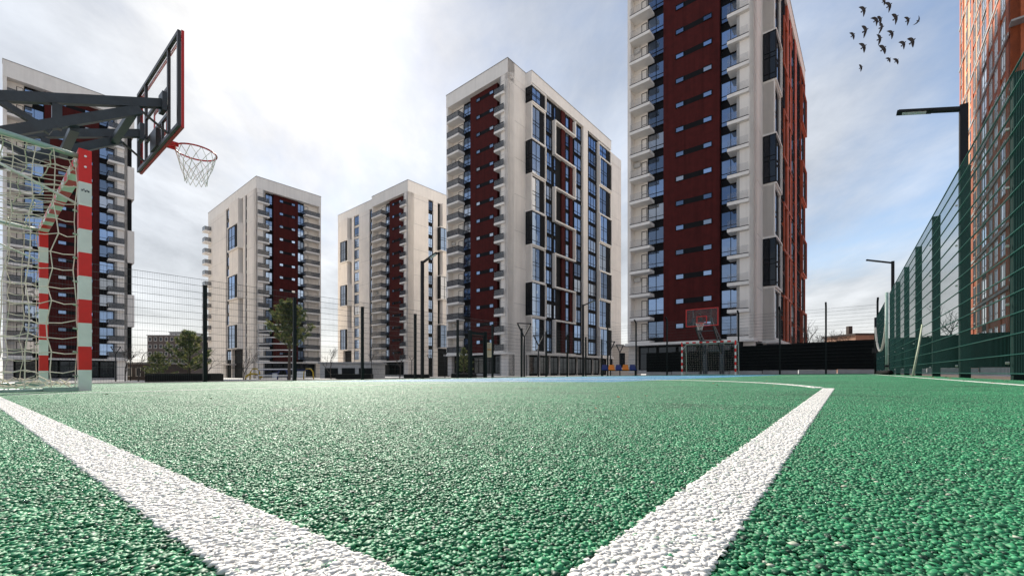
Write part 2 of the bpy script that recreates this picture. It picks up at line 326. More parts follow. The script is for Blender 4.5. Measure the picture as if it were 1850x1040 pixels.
def granule_mesh(name, m, lx, ly, sp, zlo, zhi, size, floor_z=None, place=None, edge=0.0, flat=0.62):
    """angular rubber crumbs packed over lx x ly; place maps flat (n,3) points elsewhere"""
    nx, ny = int(round(lx/sp)), int(round(ly/sp)); sp = np.array([lx/nx, ly/ny]); g = np.stack(np.meshgrid(np.arange(nx), np.arange(ny), indexing='ij'), -1).reshape(-1, 2).astype(float)
    rng = np.random.default_rng(nx*31+ny)
    n = len(g); c = np.zeros((n, 3)); c[:, :2] = (g+0.5+rng.uniform(-0.42, 0.42, (n, 2)))*sp; c[:, 2] = rng.uniform(zlo, zhi, n)
    if edge: c[:, 1] += rng.normal(0, edge, n)
    cube = np.array([(-1,-1,-1),(1,-1,-1),(1,1,-1),(-1,1,-1),(-1,-1,1),(1,-1,1),(1,1,1),(-1,1,1)], float)
    v = cube[None]*rng.uniform(0.62, 1.12, (n, 8, 3))
    v *= (rng.uniform(0.68, 1.4, (n, 1, 3))*np.array([1, 1, 0.72]))*size*0.5*np.clip(rng.lognormal(0, 0.24, (n, 1, 1)), 0.5, 1.6)
    ax = rng.normal(size=(n, 3))*np.array([1, 1, 0.9]); ang = rng.uniform(0, 6.28, n); ax /= np.linalg.norm(ax, axis=1, keepdims=True)
    co_, si_ = np.cos(ang)[:, None, None], np.sin(ang)[:, None, None]; a = ax[:, None, :]
    v = v*co_ + np.cross(np.broadcast_to(a, v.shape), v)*si_ + a*(v*a).sum(-1, keepdims=True)*(1-co_)
    v = v*np.array([1, 1, flat]) + c[:, None, :]
    v = v.reshape(-1, 3); sh = np.clip(rng.normal(0.5, 0.17, n), 0, 0.9); od = rng.random(n); sh[od < 0.008] = 1.0; sh[od > 0.975] = 0.0; shade = np.repeat(sh, 8)
    q = np.array([(0,3,2,1),(4,5,6,7),(0,1,5,4),(1,2,6,5),(2,3,7,6),(3,0,4,7)])
    f = (q[None]+(np.arange(n)*8)[:, None, None]).reshape(-1, 4)
    if floor_z is not None:
        i = len(v); v = np.vstack([v, [(0,0,floor_z),(lx,0,floor_z),(lx,ly,floor_z),(0,ly,floor_z)]]); f = np.vstack([f, [(i, i+1, i+2, i+3)]]); shade = np.append(shade, [0.25]*4)
    if place: v = place(v)
    me = bpy.data.meshes.new(name); me.vertices.add(len(v)); me.vertices.foreach_set('co', v.ravel())
    me.loops.add(len(f)*4); me.loops.foreach_set('vertex_index', f.ravel().astype(np.int32))
    me.polygons.add(len(f)); me.polygons.foreach_set('loop_start', np.arange(0, len(f)*4, 4, dtype=np.int32)); me.polygons.foreach_set('loop_total', np.full(len(f), 4, dtype=np.int32))
    me.update(calc_edges=True); me.validate()
    at = me.attributes.new('shade', 'FLOAT', 'POINT'); at.data.foreach_set('value', shade.astype(np.float32))
    me.materials.append(MATS[m]); return me
def tile_nodes(name, size_x, size_y, nx, ny, off, rotate=True):
    g = bpy.data.node_groups.new(name, 'GeometryNodeTree')
    g.interface.new_socket('Geometry', in_out='INPUT', socket_type='NodeSocketGeometry'); g.interface.new_socket('Geometry', in_out='OUTPUT', socket_type='NodeSocketGeometry')
    i = g.nodes.new('NodeGroupInput'); o = g.nodes.new('NodeGroupOutput'); L = g.links.new
    gr = g.nodes.new('GeometryNodeMeshGrid'); gr.inputs['Size X'].default_value = size_x; gr.inputs['Size Y'].default_value = size_y
    gr.inputs['Vertices X'].default_value = nx; gr.inputs['Vertices Y'].default_value = ny
    tr = g.nodes.new('GeometryNodeTransform'); tr.inputs['Translation'].default_value = off; L(gr.outputs['Mesh'], tr.inputs['Geometry'])
    ip = g.nodes.new('GeometryNodeInstanceOnPoints'); L(tr.outputs[0], ip.inputs['Points']); L(i.outputs[0], ip.inputs['Instance'])
    rv = g.nodes.new('FunctionNodeRandomValue'); rv.data_type = 'INT'
    for s in rv.inputs:
        if s.enabled and s.name == 'Min': s.default_value = 0
        if s.enabled and s.name == 'Max': s.default_value = 3 if rotate else 1
    out = [s for s in rv.outputs if s.enabled][0]
    mu = g.nodes.new('ShaderNodeMath'); mu.operation = 'MULTIPLY'; mu.inputs[1].default_value = math.pi/2 if rotate else math.pi; L(out, mu.inputs[0])
    cx = g.nodes.new('ShaderNodeCombineXYZ'); L(mu.outputs[0], cx.inputs[2]); L(cx.outputs[0], ip.inputs['Rotation'])
    L(ip.outputs[0], o.inputs[0]); return g
def centred(lx, ly):
    return lambda v: v-np.array([lx/2, ly/2, 0])
sheet('court', [(A0, A1, B0, B1)], -0.0012, 'binder')
T = 0.3
gm = granule_mesh('rubber_granules', 'granule_green', T, T, 0.0025, -0.0001, 0.0011, 0.0029, place=centred(T, T))
go = tag(link('rubber_granules', gm, mtx=TILT), 'green rubber crumb surface of the sports court with a blue field', 'rubber surface', kind='stuff')
nx, ny = int(round((A1-A0)/T)), int(round((B1-B0)/T))
md = go.modifiers.new('tiles', 'NODES'); md.node_group = tile_nodes('granule_tiles', (nx-1)*T, (ny-1)*T, nx, ny, ((A0+A1)/2, (B0+B1)/2, 0))
# white lines: the same crumbs under a coat of paint, a little higher
LT = 0.3
def crumb_line(name, along_a, start, length, cross, width, label):
    me = granule_mesh(name, 'granule_white', LT, width, 0.0023, 0.0018, 0.0023, 0.0031, floor_z=0.0021, place=centred(LT, width), edge=0.0011, flat=0.42)
    n = max(2, int(round(length/LT)))
    if along_a: mt = TILT @ Matrix.Translation((start+length/2, cross+width/2, 0))
    else: mt = TILT @ Matrix.Translation((cross+width/2, start+length/2, 0)) @ Matrix.Rotation(R(90), 4, 'Z')
    o = tag(link(name, me, mtx=mt), label, kind='structure')
    mo = o.modifiers.new('tiles', 'NODES'); mo.node_group = tile_nodes(name, (n-1)*LT, 0.0, n, 1, (0, 0, 0), False)
    return o
FB = 28.2
crumb_line('three_point_line', True, BASE-0.05, 3.0, TP, 0.05, 'white three point line running away to a corner')
crumb_line('baseline', False, -0.85, 15.0, BASE-0.05, 0.05, 'white baseline crossing the lower left')
crumb_line('sideline', True, BASE, 28.2, TP-0.90-0.05, 0.05, 'white sideline beside the mesh fence')
crumb_line('key_line', True, BASE, 5.8, BC-2.45, 0.05, 'white line of the key')
crumb_line('key_line', True, BASE, 5.8, BC+2.40, 0.05, 'white line of the key, far side')
crumb_line('free_throw_line', False, BC-2.45, 4.9, 5.93, 0.05, 'white free throw line')
crumb_line('half_line', False, -0.85, 15.0, 14.15, 0.05, 'white half way line')
def arc_pts(v):
    # x: length along the arc from the corner, y: 0..0.05 inward
    rad = 6.70+ (0.05-v[:, 1]); t0 = math.asin(1.415/6.75); th = t0+(v[:, 0])/6.75
    ca = 1.70; out = v.copy(); out[:, 0] = ca+rad*np.sin(th); out[:, 1] = BC-rad*np.cos(th); return out
am = granule_mesh('three_point_arc', 'granule_white', 9.0, 0.05, 0.0042, 0.0020, 0.0034, 0.0054, place=arc_pts, edge=0.0012)
tag(link('three_point_arc', am, mtx=TILT), 'white three point arc curving across the court', kind='structure')
# strips along the sides of the court
sheet('verge', [(A0, 31.0, B0-1.2, B0), (A0, 31.0, B1, B1+0.28)], -0.012, 'dirt')
sheet('verge_far', [(A1, 31.0, B0, B1)], -0.012, 'dirt')
b = MB(); b.box(A0-10, 31.6, 15.05, 15.25, -0.2, 0.02); b.box(31.4, 31.6, -12, 15.05, -0.2, 0.02)
tag(link('kerb', b.mesh('kerb', ['kerb']), mtx=TILT), kind='structure')

# ------------------------------------------------------------------ apartment towers
PY = R(39.95); PV = Vector((math.sin(PY), math.cos(PY))); QV = Vector((-math.cos(PY), math.sin(PY)))
FH, GF = 3.0, 4.0                                           # storey height, height of the ground floor
class Face:
    """one facade: t runs left to right seen from outside, y inwards, z up"""
    def __init__(s, th, o2, d2): s.th = th; s.o = Vector(o2); s.d = Vector(d2); s.n = Vector((s.d.y, -s.d.x)); s.rz = math.atan2(s.d.y, s.d.x)
    def loc(s, t, y, z): p = s.o+s.d*t-s.n*y; return (p.x, p.y, z)
    def put(s, name, me, t, y, z, parent=None): return link(name, me, parent or s.th, s.loc(t, y, z), s.rz)
    def wall(s, name, t0, t1, y0, y1, z0, z1, m):
        b = MB(); b.box(0, t1-t0, 0, y1-y0, 0, z1-z0); return s.put(name, b.mesh(name, [m]), t0, y0, z0)
    def panels(s, t0, t1, y0, y1, z0, z1, m='facade_white', h=6.0, first=None):
        """blank wall of big facade panels with open joints"""
        z = z0; k = 0
        while z < z1-0.2:
            hh = min(h, z1-z); key = ('wall_panel', round(t1-t0, 2), round(y1-y0, 2), round(hh, 2), m)
            s.put('wall_panel', cached(key, lambda b: b.box(0, t1-t0, 0, y1-y0, 0.055, hh), [m]), t0, y0, z); z += hh
        s.wall('joint_backing', t0+0.02, t1-0.02, y0+0.03, y1+0.3, z0, z1-0.02, 'ledge_grey')
    def window(s, t, z, w, h, y, cols=2, rows=(0.28,), pane='window_glass', dep=0.12, fr=0.07, fm='window_frame'):
        def frame(b):
            b.box(0, fr, 0, dep, 0, h); b.box(w-fr, w, 0, dep, 0, h); b.box(fr, w-fr, 0, dep, 0, fr); b.box(fr, w-fr, 0, dep, h-fr, h)
            for i in range(1, cols): x = w*i/cols; b.box(x-fr*0.4, x+fr*0.4, 0.01, dep-0.01, fr, h-fr)
            for r_ in rows:
                for i in range(cols): b.box(w*i/cols+(fr if i == 0 else fr*0.4), w*(i+1)/cols-(fr if i == cols-1 else fr*0.4), 0.015, dep-0.015, h*r_-fr*0.4, h*r_+fr*0.4)
        o = s.put('window', cached(('window', round(w, 2), round(h, 2), cols, rows, fr, fm), frame, [fm]), t, y, z)
        link('pane', cached(('pane', round(w, 2), round(h, 2), pane), lambda b: b.box(0.03, w-0.03, dep*0.55, dep*0.75, 0.03, h-0.03), [pane]), o)
        return o
    def balcony(s, t, z, w, dep, y, side=1, rail='rail_glass'):
        def slab(b): b.box(0, w, -dep, 0, -0.20, 0.16)
        o = s.put('balcony', cached(('balcony', round(w, 2), dep), slab, ['facade_white_clean']), t, y, z)
        def glassr(b):
            b.box(0.03, w-0.03, -dep+0.03, -dep+0.05, 0.16, 1.12)
            x = w-0.05 if side > 0 else 0.03
            b.box(x, x+0.02, -dep+0.05, -0.02, 0.16, 1.12)
        link('railing', cached(('railing', round(w, 2), dep, side, rail), glassr, [rail]), o)
        def hand(b):
            if rail == 'rail_clear': b.box(0.0, w, -dep, -dep+0.06, 0.161, 0.25); return
            b.box(0.0, w, -dep, -dep+0.06, 1.121, 1.18)
            x = w-0.06 if side > 0 else 0.0
            b.box(x, x+0.06, -dep+0.06, -0.02, 1.121, 1.18)
            for q in (0.05, w/2, w-0.09): b.box(q, q+0.04, -dep+0.051, -dep+0.085, 0.161, 1.12)
        link('handrail', cached(('handrail', round(w, 2), dep, side, rail), hand, ['window_frame']), o)
        return o

def face_a(F, wd, nf, roof, rail='rail_glass', c=None, bl=0.9, br=1.1):
    """balconies at both ends, window strips, brown panel with slot windows in the middle"""
    k = wd/14.6; REC = 1.2
    tb = GF+nf*FH
    c = c or [v*k for v in (0.0, 0.42, 2.2, 4.43, 10.96, 13.1, 14.17, 14.6)]; k = 1.0
    F.wall('wall_column', c[0], c[1], 0, 1.7, GF, tb, 'facade_white'); F.wall('wall_column', c[6], c[7], 0, 1.7, GF, tb, 'facade_white')
    F.wall('roof_band', -0.02, c[7]+0.02, -0.03, 1.72, tb, roof, 'facade_white_clean'); F.wall('roof_edge', -0.06, c[7]+0.06, -0.08, 1.74, roof, roof+0.12, 'ledge_grey')
    F.wall('recess_wall', c[1], c[2], REC, 1.7, GF, tb, 'facade_white'); F.wall('recess_wall', c[5], c[6], REC, 1.7, GF, tb, 'facade_white')
    F.wall('dark_strip', c[2], c[3], REC+0.12, 1.7, GF, tb, 'dark_cladding'); F.wall('dark_strip', c[4], c[5], REC+0.12, 1.7, GF, tb, 'dark_cladding')
    F.wall('brown_panel', c[3], c[4], REC-0.45, 1.7, GF, tb, 'brown_cladding')
    bw = c[4]-c[3]
    for i in range(nf):
        z = GF+i*FH
        F.window(c[2]+0.05, z+0.55, c[3]-c[2]-0.1, 2.15, REC-0.02, 2, (0.25,)); F.window(c[4]+0.05, z+0.55, c[5]-c[4]-0.1, 2.15, REC-0.02, 2, (0.25,))
        # balcony doors in the end bays
        F.window(c[1]+(c[2]-c[1])*0.55, z+0.2, (c[2]-c[1])*0.42, 2.3, REC-0.04, 1, (0.5,)); (F.window(c[5]+0.03, z+0.2, (c[6]-c[5])*0.30, 2.3, REC-0.04, 1, (0.5,)) if c[6]-c[5] > 0.6 else None)
        F.balcony(c[1], z, (c[2]-c[1])+bl, 1.55, REC, 1, rail); F.balcony(c[5]-br, z, (c[6]-c[5])+br, 1.55, REC, -1, rail)
        if (i*7+int(wd*10)) % 5 == 0 and c[2]-c[1] > 1.2:
            F.put('ac_unit', cached(('ac_small',), lambda b: (b.box(0, 0.8, -0.34, -0.03, 0, 0.55), b.box(0.08, 0.5, -0.352, -0.341, 0.05, 0.5)), ['ac_grey']), c[1]+0.08, REC, z+2.0)
        # slot of dark louvres with a small window at each end
        z2 = z+1.55; h2 = 0.62
        F.put('slot_louvre', cached(('slot_louvre', round(bw, 2)), lambda b: b.box(0, bw*0.34, -0.02, 0.2, 0, h2), ['dark_cladding']), c[3]+bw*0.385, REC-0.45, z2)
        F.window(c[3]+bw*0.235, z2, bw*0.15, h2, REC-0.57, 1, (), fr=0.05); F.window(c[3]+bw*0.725, z2, bw*0.15, h2, REC-0.57, 1, (), fr=0.05)
    # ground floor: pale slab line, glazed shop front between columns
    F.wall('canopy_slab', -0.1, c[7]+0.1, -0.55, 1.7, GF-0.42, GF-0.125, 'facade_white_clean')
    F.wall('ground_wall', 0.0, c[7], 1.0, 1.75, 0.0, GF-0.42, 'dark_cladding')
    F.wall('plinth', 0.0, c[7], 0.55, 0.98, 0.0, 0.45, 'concrete')
    n = 5
    for i in range(n):
        F.window(1.2+i*(c[7]-2.4)/n+0.1, 0.5, (c[7]-2.4)/n-0.2, 2.9, 0.84, 2, (0.72,), 'shop_glass')
    F.panels(0.0, 1.1, 0.3, 1.0, 0.0, GF-0.42, 'facade_cream', 0.6); F.panels(c[7]-1.1, c[7], 0.3, 1.0, 0.0, GF-0.42, 'facade_cream', 0.6)

def bay(F, t0, t1, z0, nfl, out, yb, glazed_left=True, glazed_right=False, frame='facade_white_clean', side=True):
    """projecting box bay over nfl storeys: pale frame round dark glazing"""
    h = nfl*FH; f = 0.22; dep = yb-out
    def fr(b):
        b.box(0, t1-t0, 0, dep, 0, f); b.box(0, t1-t0, 0, dep, h-f, h)
        if not glazed_right: b.box(t1-t0-f, t1-t0, 0, dep, f, h-f)
        if not glazed_left: b.box(0, f, 0, dep, f, h-f)
    o = F.put('bay_frame', cached(('bay_frame', round(t1-t0, 2), round(dep, 2), h, glazed_left, glazed_right, frame), fr, [frame]), t0, out, z0+0.02)
    l = 0.05 if glazed_left else f; r = 0.05 if glazed_right else f
    F.wall('bay_backing', t0+l+0.1, t1-r-0.02, out+0.32, yb-0.02, z0+f+0.02, z0+h-f, 'dark_cladding')
    wd = (t1-t0-l-r)
    F.window(t0+l+wd*0.02, z0+f+0.03, wd*0.64, h-2*f-0.02, out+0.16, 2, (0.12, 0.46, 0.56), 'window_glass')
    F.wall('bay_panel', t0+l+wd*0.68, t1-r-0.02, out+0.2, out+0.31, z0+f+0.03, z0+h-f-0.02, 'dark_cladding')
    if glazed_left and side:
        G = Face(F.th, F.o+F.d*t0+F.n*0.02, F.n); w2 = -out-0.10
        G.window(0.04, z0+f+0.03, w2, h-2*f-0.02, -0.12, 2, (0.12, 0.46, 0.56), 'shop_glass')

def face_b(F, nf, roof, L_end=41.0, accent='facade_white_clean', strip='brown_cladding', backing='dark_cladding', s=1.0, plain_end=True, rec=0.35, outp=0.22, undercroft=False):
    """long facade: blank panels, box bays, window columns, a meander of pale frames"""
    tb = GF+nf*FH; O = -1.2
    c = [0, 4.75*s, 8.8*s, 11.45*s, 18.75*s, 21.75*s, 23.5*s, 28*s, 33.6*s]
    F.panels(0.0, c[1], 0.0, 1.4, GF-0.3 if undercroft else 0.0, tb)
    if undercroft: F.wall('ground_wall', 0.1, c[1]+0.28, 1.2, 1.75, 0.0, GF-0.31, 'dark_cladding')
    F.wall('roof_band', 0.0, c[1], -0.02, 1.72, tb, roof, 'facade_white_clean'); F.wall('roof_edge', 0, c[1], -0.06, 1.72, roof, roof+0.12, 'ledge_grey')
    F.wall('roof_band', c[1], c[8], O-0.02, 1.72, tb+0.4, roof, 'facade_white_clean'); F.wall('roof_edge', c[1], c[8], O-0.08, 1.74, roof, roof+0.12, 'ledge_grey')
    F.wall('dark_backing', c[1]+0.25, c[8]-0.05, O+rec+0.15, 1.7, GF, tb+0.4, backing)
    F.panels(c[1], c[1]+0.25, O+0.06, 0.6, GF, tb+0.4, h=6.0)
    z = GF; k = 0
    blocks = []
    zt = tb+0.4
    # blocks of two storeys from the top: one storey, then twos
    zz = [tb]; zz.append(tb-FH)
    while zz[-1]-2*FH >= GF-0.01: zz.append(zz[-1]-2*FH)
    for j in range(len(zz)-1):
        z1, z0 = zz[j], zz[j+1]; n = int(round((z1-z0)/FH))
        bay(F, c[1]-(0.02 if j % 2 == 0 else 0.0), c[2], z0, n, O-(0.22 if j % 2 == 0 else 0.05), 0.55, glazed_left=(j % 2 == 0))
        bay(F, c[7], c[8], z0, n, O-(0.05 if j % 2 == 0 else 0.3), 0.55, glazed_left=False, frame=accent)
        # meander
        f = 0.26
        F.wall('meander_bar', c[3]+0.1, c[4]-0.1, O-outp, O+0.5, z0-f/2, z0+f/2, accent)
        tt = c[3]+0.1 if j % 2 else c[4]-0.1-f
        F.wall('meander_post', tt, tt+f, O-outp, O+0.5, z0+f/2, z1-f/2, accent)
    if zz[-1] > GF+0.5:
        bay(F, c[1], c[2], GF, 1, O-0.05, 0.55, glazed_left=False); bay(F, c[7], c[8], GF, 1, O-0.05, 0.55, glazed_left=False, frame=accent)
    F.wall('strip_panel', c[3]+2.9*s, c[3]+4.1*s, O+rec-0.07, O+0.5, GF, tb+0.3, strip); F.wall('strip_panel', c[4]-1.5*s, c[4]-0.5*s, O+rec-0.03, O+0.5, GF, tb+0.3, strip)
    F.wall('wall_strip', c[5], c[6], O, 0.6, GF, tb+0.4, accent if accent != 'facade_white_clean' else 'facade_white')
    F.wall('wall_strip', c[6], c[6]+0.5, O+0.1, 0.6, GF, tb+0.4, 'dark_cladding')
    for i in range(nf):
        z = GF+i*FH+0.38
        F.window(c[2]+0.15, z, c[3]-c[2]-0.3, 2.45, O+rec, 3, (0.25,))
        F.window(c[3]+0.45*s, z, 0.7*s, 2.45, O+rec+0.01, 1, (0.25,))
        F.window(c[3]+4.4*s, z, 1.1*s, 2.45, O+rec+0.01, 1, (0.25,))
        F.window(c[4]+0.1, z, c[5]-c[4]-0.3, 2.45, O+rec, 2, (0.25,))
        F.window(c[6]+0.8, z, c[7]-c[6]-1.3, 2.45, O+rec, 3, (0.25,))
    # ground floor
    F.wall('canopy_slab', c[1]+0.02, c[8]+0.4, O-0.5, 1.7, GF-0.40, GF-0.02, 'facade_white_clean')
    F.wall('ground_wall', c[1]+0.3, c[8], 0.0, 1.75, 0.0, GF-0.40, 'dark_cladding')
    n = 9
    for i in range(n):
        w_ = (c[8]-c[1]-0.6)/n; F.window(c[1]+0.5+i*w_, 0.35, w_-0.35, 3.0, -0.2, 2, (0.7,), 'shop_glass')
        F.wall('shop_column', c[1]+0.5+i*w_-0.3, c[1]+0.5+i*w_-0.02, -0.35, 0.0, 0.0, GF-0.40, 'facade_cream')
    if plain_end:
        F.panels(c[8]+0.05, L_end, 0.0, 1.4, 0.0, tb-0.6); F.wall('roof_band', c[8]+0.05, L_end, -0.02, 1.72, tb-0.6, roof-1.0, 'facade_white_clean')
        for i in range(nf-1):
            me = cached(('ac_unit',), lambda b: (b.box(0, 0.85, -0.42, -0.06, 0, 0.62), b.box(0.08, 0.12, -0.2, 0.02, -0.12, -0.005), b.box(0.73, 0.77, -0.2, 0.02, -0.12, -0.005), b.box(0.1, 0.62, -0.435, -0.421, 0.06, 0.56)), ['ac_grey'])
            F.put('ac_unit', me, c[8]+0.8, 0.0, GF+i*FH+2.0)

def core(th, o2, d2, e2, wd, dp, z1, m='facade_white', y=1.65):
    """the body behind the facades: wd along d2, dp along e2"""
    b = MB(); o = Vector(o2)+Vector(d2)*y+Vector(e2)*y; d = Vector(d2)*(wd-2*y); e = Vector(e2)*(dp-2*y)
    p = [o, o+d, o+d+e, o+e]; i = len(b.v)
    for z in (0, z1-0.3): b.v += [(q.x, q.y, z) for q in p]
    for q in ((3,2,1,0),(4,5,6,7),(0,1,5,4),(1,2,6,5),(2,3,7,6),(3,0,4,7)): b.face(q)
    return link('wall', b.mesh('wall', [m]), th)

def c2(x, y): return (x, y, gz(x, y))
# nearest tower (right of centre)
t4 = thing('apartment_tower', 'tall white tower with dark red centre panel, cropped by the picture top, right of centre', 'apartment tower', c2(26.3, 46.5), group='apartment towers')
core(t4, QV*14.6, -QV, PV, 14.6, 36, 51); face_a(Face(t4, QV*14.6, -QV), 14.6, 15, 51.3, 'rail_clear')
face_b(Face(t4, (0, 0), PV), 15, 51.3, 37, accent='rust_cladding', strip='rust_cladding', backing='brown_cladding', s=1.05, plain_end=False, rec=0.06, outp=0.05, undercroft=True)
# middle tower
t3 = thing('apartment_tower', 'white tower in the middle with dark red panel and long windowed right facade', 'apartment tower', c2(-0.7, 69), group='apartment towers')
core(t3, QV*14.8, -QV, PV, 14.8, 41, 51); face_a(Face(t3, QV*14.8, -QV), 14.8, 15, 51.3, c=[0, 0.42, 3.3, 5.5, 11.87, 14.1, 14.2, 14.8], bl=0.3, br=2.0); face_b(Face(t3, (0, 0), PV), 15, 51.3, 41)
# second from left: narrow facade turned to the right
t2 = thing('apartment_tower', 'pale tower behind the hoop net, dark red facade on its right side', 'apartment tower', c2(-57.7, 96.5), group='apartment towers')
core(t2, QV*35, -QV, PV, 35, 14.8, 45.5); face_a(Face(t2, (0, 0), PV), 14.8, 13, 45.6, c=[0, 0.2, 2.3, 3.9, 9.5, 11.1, 14.4, 14.8], bl=0.35, br=0.2)
def face_side(F, wd, nf, roof, cuts, balc=False):
    """mostly blank side facade; cuts: (t0, t1, kind)"""
    tb = GF+nf*FH; t = 0.0
    for (t0, t1, kind) in cuts:
        if t0-t > 0.05: F.panels(t, t0, 0.0, 1.4, 0.0, tb)
        if kind == 'slot':
            F.wall('dark_strip', t0, t1, 0.35, 1.7, 0.0, tb, 'dark_cladding')
            for i in range(nf): F.window(t0+0.06, GF+i*FH+0.55, t1-t0-0.12, 2.2, 0.2, 2 if t1-t0 > 1.2 else 1, (0.25,))
        elif kind == 'win':
            F.wall('facade_strip', t0, t1, 0.3, 1.7, 0.0, tb, 'facade_white')
            for i in range(nf): F.window(t0+0.1, GF+i*FH+0.5, t1-t0-0.2, 2.3, 0.12, 2, (0.25,))
        elif kind in ('bay', 'bayr'):
            F.wall('dark_strip', t0, t1, 0.6, 1.7, 0.0, tb, 'dark_cladding')
            z = tb; j = 0
            while z-2*FH >= GF-0.1:
                if j % 2: bay(F, t0, t1, z-2*FH, 2, -1.1, 0.62, glazed_left=(kind == 'bay'), glazed_right=False)
                else:
                    F.panels(t0+ (1.0 if kind == 'bay' else 0), t1-(0 if kind == 'bay' else 1.0), -0.7, 0.3, z-2*FH, z, h=6.0)
                z -= 2*FH; j += 1
        t = t1
    if wd-t > 0.05: F.panels(t, wd, 0.0, 1.4, 0.0, tb)
    F.wall('roof_band', -0.02, wd+0.02, -0.03, 1.72, tb, roof, 'facade_white_clean'); F.wall('roof_edge', -0.06, wd+0.06, -0.08, 1.74, roof, roof+0.12, 'ledge_grey')
F2 = Face(t2, QV*35, -QV)
face_side(F2, 35, 13, 45.6, [(14.6, 18.6, 'slot'), (19.2, 26.6, 'bayr'), (28.1, 29.2, 'slot')])
F2.wall('canopy_slab', 12.5, 22, -1.6, 0.0, 3.2, 3.5, 'facade_cream')
for i in range(13): F2.balcony(0.3, GF+i*FH, 2.4, 1.5, 0.0, 1)
# third from left
t5 = thing('apartment_tower', 'pale tower between the two others, thin tall lamp post in front of its right side', 'apartment tower', c2(-24.1, 99), group='apartment towers')
core(t5, QV*33, -QV, PV, 33, 30, 45.5); face_a(Face(t5, QV*15, -QV), 15, 13, 45.6, c=[0, 0.3, 4.4, 6.5, 12.0, 14.4, 14.5, 15.0], bl=0.2, br=2.2)
face_side(Face(t5, (0, 0), PV), 30, 13, 45.6, [(6.0, 7.5, 'slot'), (8.9, 13.2, 'bay'), (16, 18, 'slot')])
F5 = Face(t5, QV*33-PV*(-0.5), -QV); face_side(F5, 18, 13, 45.2, [(2.9, 7.3, 'bayr'), (8.5, 11.0, 'win'), (16.0, 17.6, 'slot')])
# far left, behind the goal
t1 = thing('apartment_tower', 'white tower at the left edge behind the goal and hoop arm', 'apartment tower', c2(-81.6, 68.5), group='apartment towers')
core(t1, QV*30, -QV, PV, 30, 15, 50.5, y=1.65); face_a(Face(t1, (0, 0), PV), 15.0, 15, 51.6)
F1 = Face(t1, PV*15.0, QV)
F1.panels(0, 30, 0, 1.4, 0, 49)
for j in range(8):
    if j % 2: F1.wall('bay_box', 0.05, 5.0, -1.0, 0.0, GF+j*6, GF+j*6+6, 'facade_white')
    else: F1.wall('bay_box', 0.6, 5.0, -0.7, 0.0, GF+j*6+0.01, GF+j*6+5.99, 'dark_cladding')

# brick block on the right
t6 = thing('brick_building', 'orange brick apartment block with many narrow windows behind the right fence', 'building', c2(47.2, 40.5))
FLEN = 29.0; NF6 = 19; RF6 = 61
core(t6, -QV*26, QV, PV, 26, FLEN, RF6, 'orange_brick', y=0.6)
F6 = Face(t6, PV*FLEN, -PV)
pat = [('pier', 0.8), ('win', 1.5), ('pier', 0.9), ('wall', 1.4), ('win', 1.5), ('wall', 1.6), ('win', 1.3), ('pier', 1.3), ('win', 1.4), ('wall', 0.8), ('win', 1.6), ('wall', 1.2), ('loggia', 3.0), ('pier', 1.0),
       ('win', 1.5), ('wall', 1.2), ('win', 1.6), ('pier', 1.1), ('win', 1.8), ('wall', 1.6)]
tot = sum(p[1] for p in pat); t = 0.0
for j, (kind, wd) in enumerate(pat):
    wd *= FLEN/tot
    if kind == 'pier': F6.wall('brick_pier', t, t+wd, -0.10, 0.65, 0, RF6, 'orange_brick')
    elif kind == 'wall': F6.wall('wall_strip', t, t+wd, 0.0, 0.65, 0, RF6, 'pale_orange' if j in (3, 5, 9) else 'orange_brick')
    else:
        F6.wall('window_bay', t, t+wd, 0.01, 0.65, 0, RF6, 'orange_brick' if kind == 'win' else 'dark_cladding')
        for i in range(NF6):
            F6.window(t+0.08, 2.0+i*FH+0.4, wd-0.16, 2.3, -0.07, 1 if wd < 1.4 else 2, (0.3,), 'pale_glass' if (j+i) % 3 else 'window_glass', dep=0.07, fr=0.10, fm='ac_grey')
    t += wd
for i in range(0, NF6+1, 2): F6.wall('ledge', -0.05, FLEN+0.05, -0.17, -0.105, 1.85+i*FH, 2.15+i*FH, 'ledge_grey')
G6 = Face(t6, (0, 0), -QV)
G6.wall('brick_wall', 0, 2.6, 0.0, 0.65, 0, RF6, 'orange_brick'); G6.wall('brick_wall', 9.0, 26, 0.0, 0.65, 0, RF6, 'orange_brick')
for i in range(NF6+1):
    z = 2.0+i*FH
    G6.wall('brick_band', 2.6, 9.0, -0.7 if i % 3 else -0.9, 0.65, z-0.9, z+0.55, 'orange_brick'); G6.wall('ledge', -0.1, 9.1, -1.0, -0.01 if i % 3 else -0.905, z+0.552, z+0.72, 'ledge_grey') if i % 2 == 0 else None
    if i < NF6: G6.window(3.0, z+0.75, 5.6, 1.3, 0.45, 4, (), 'shop_glass')

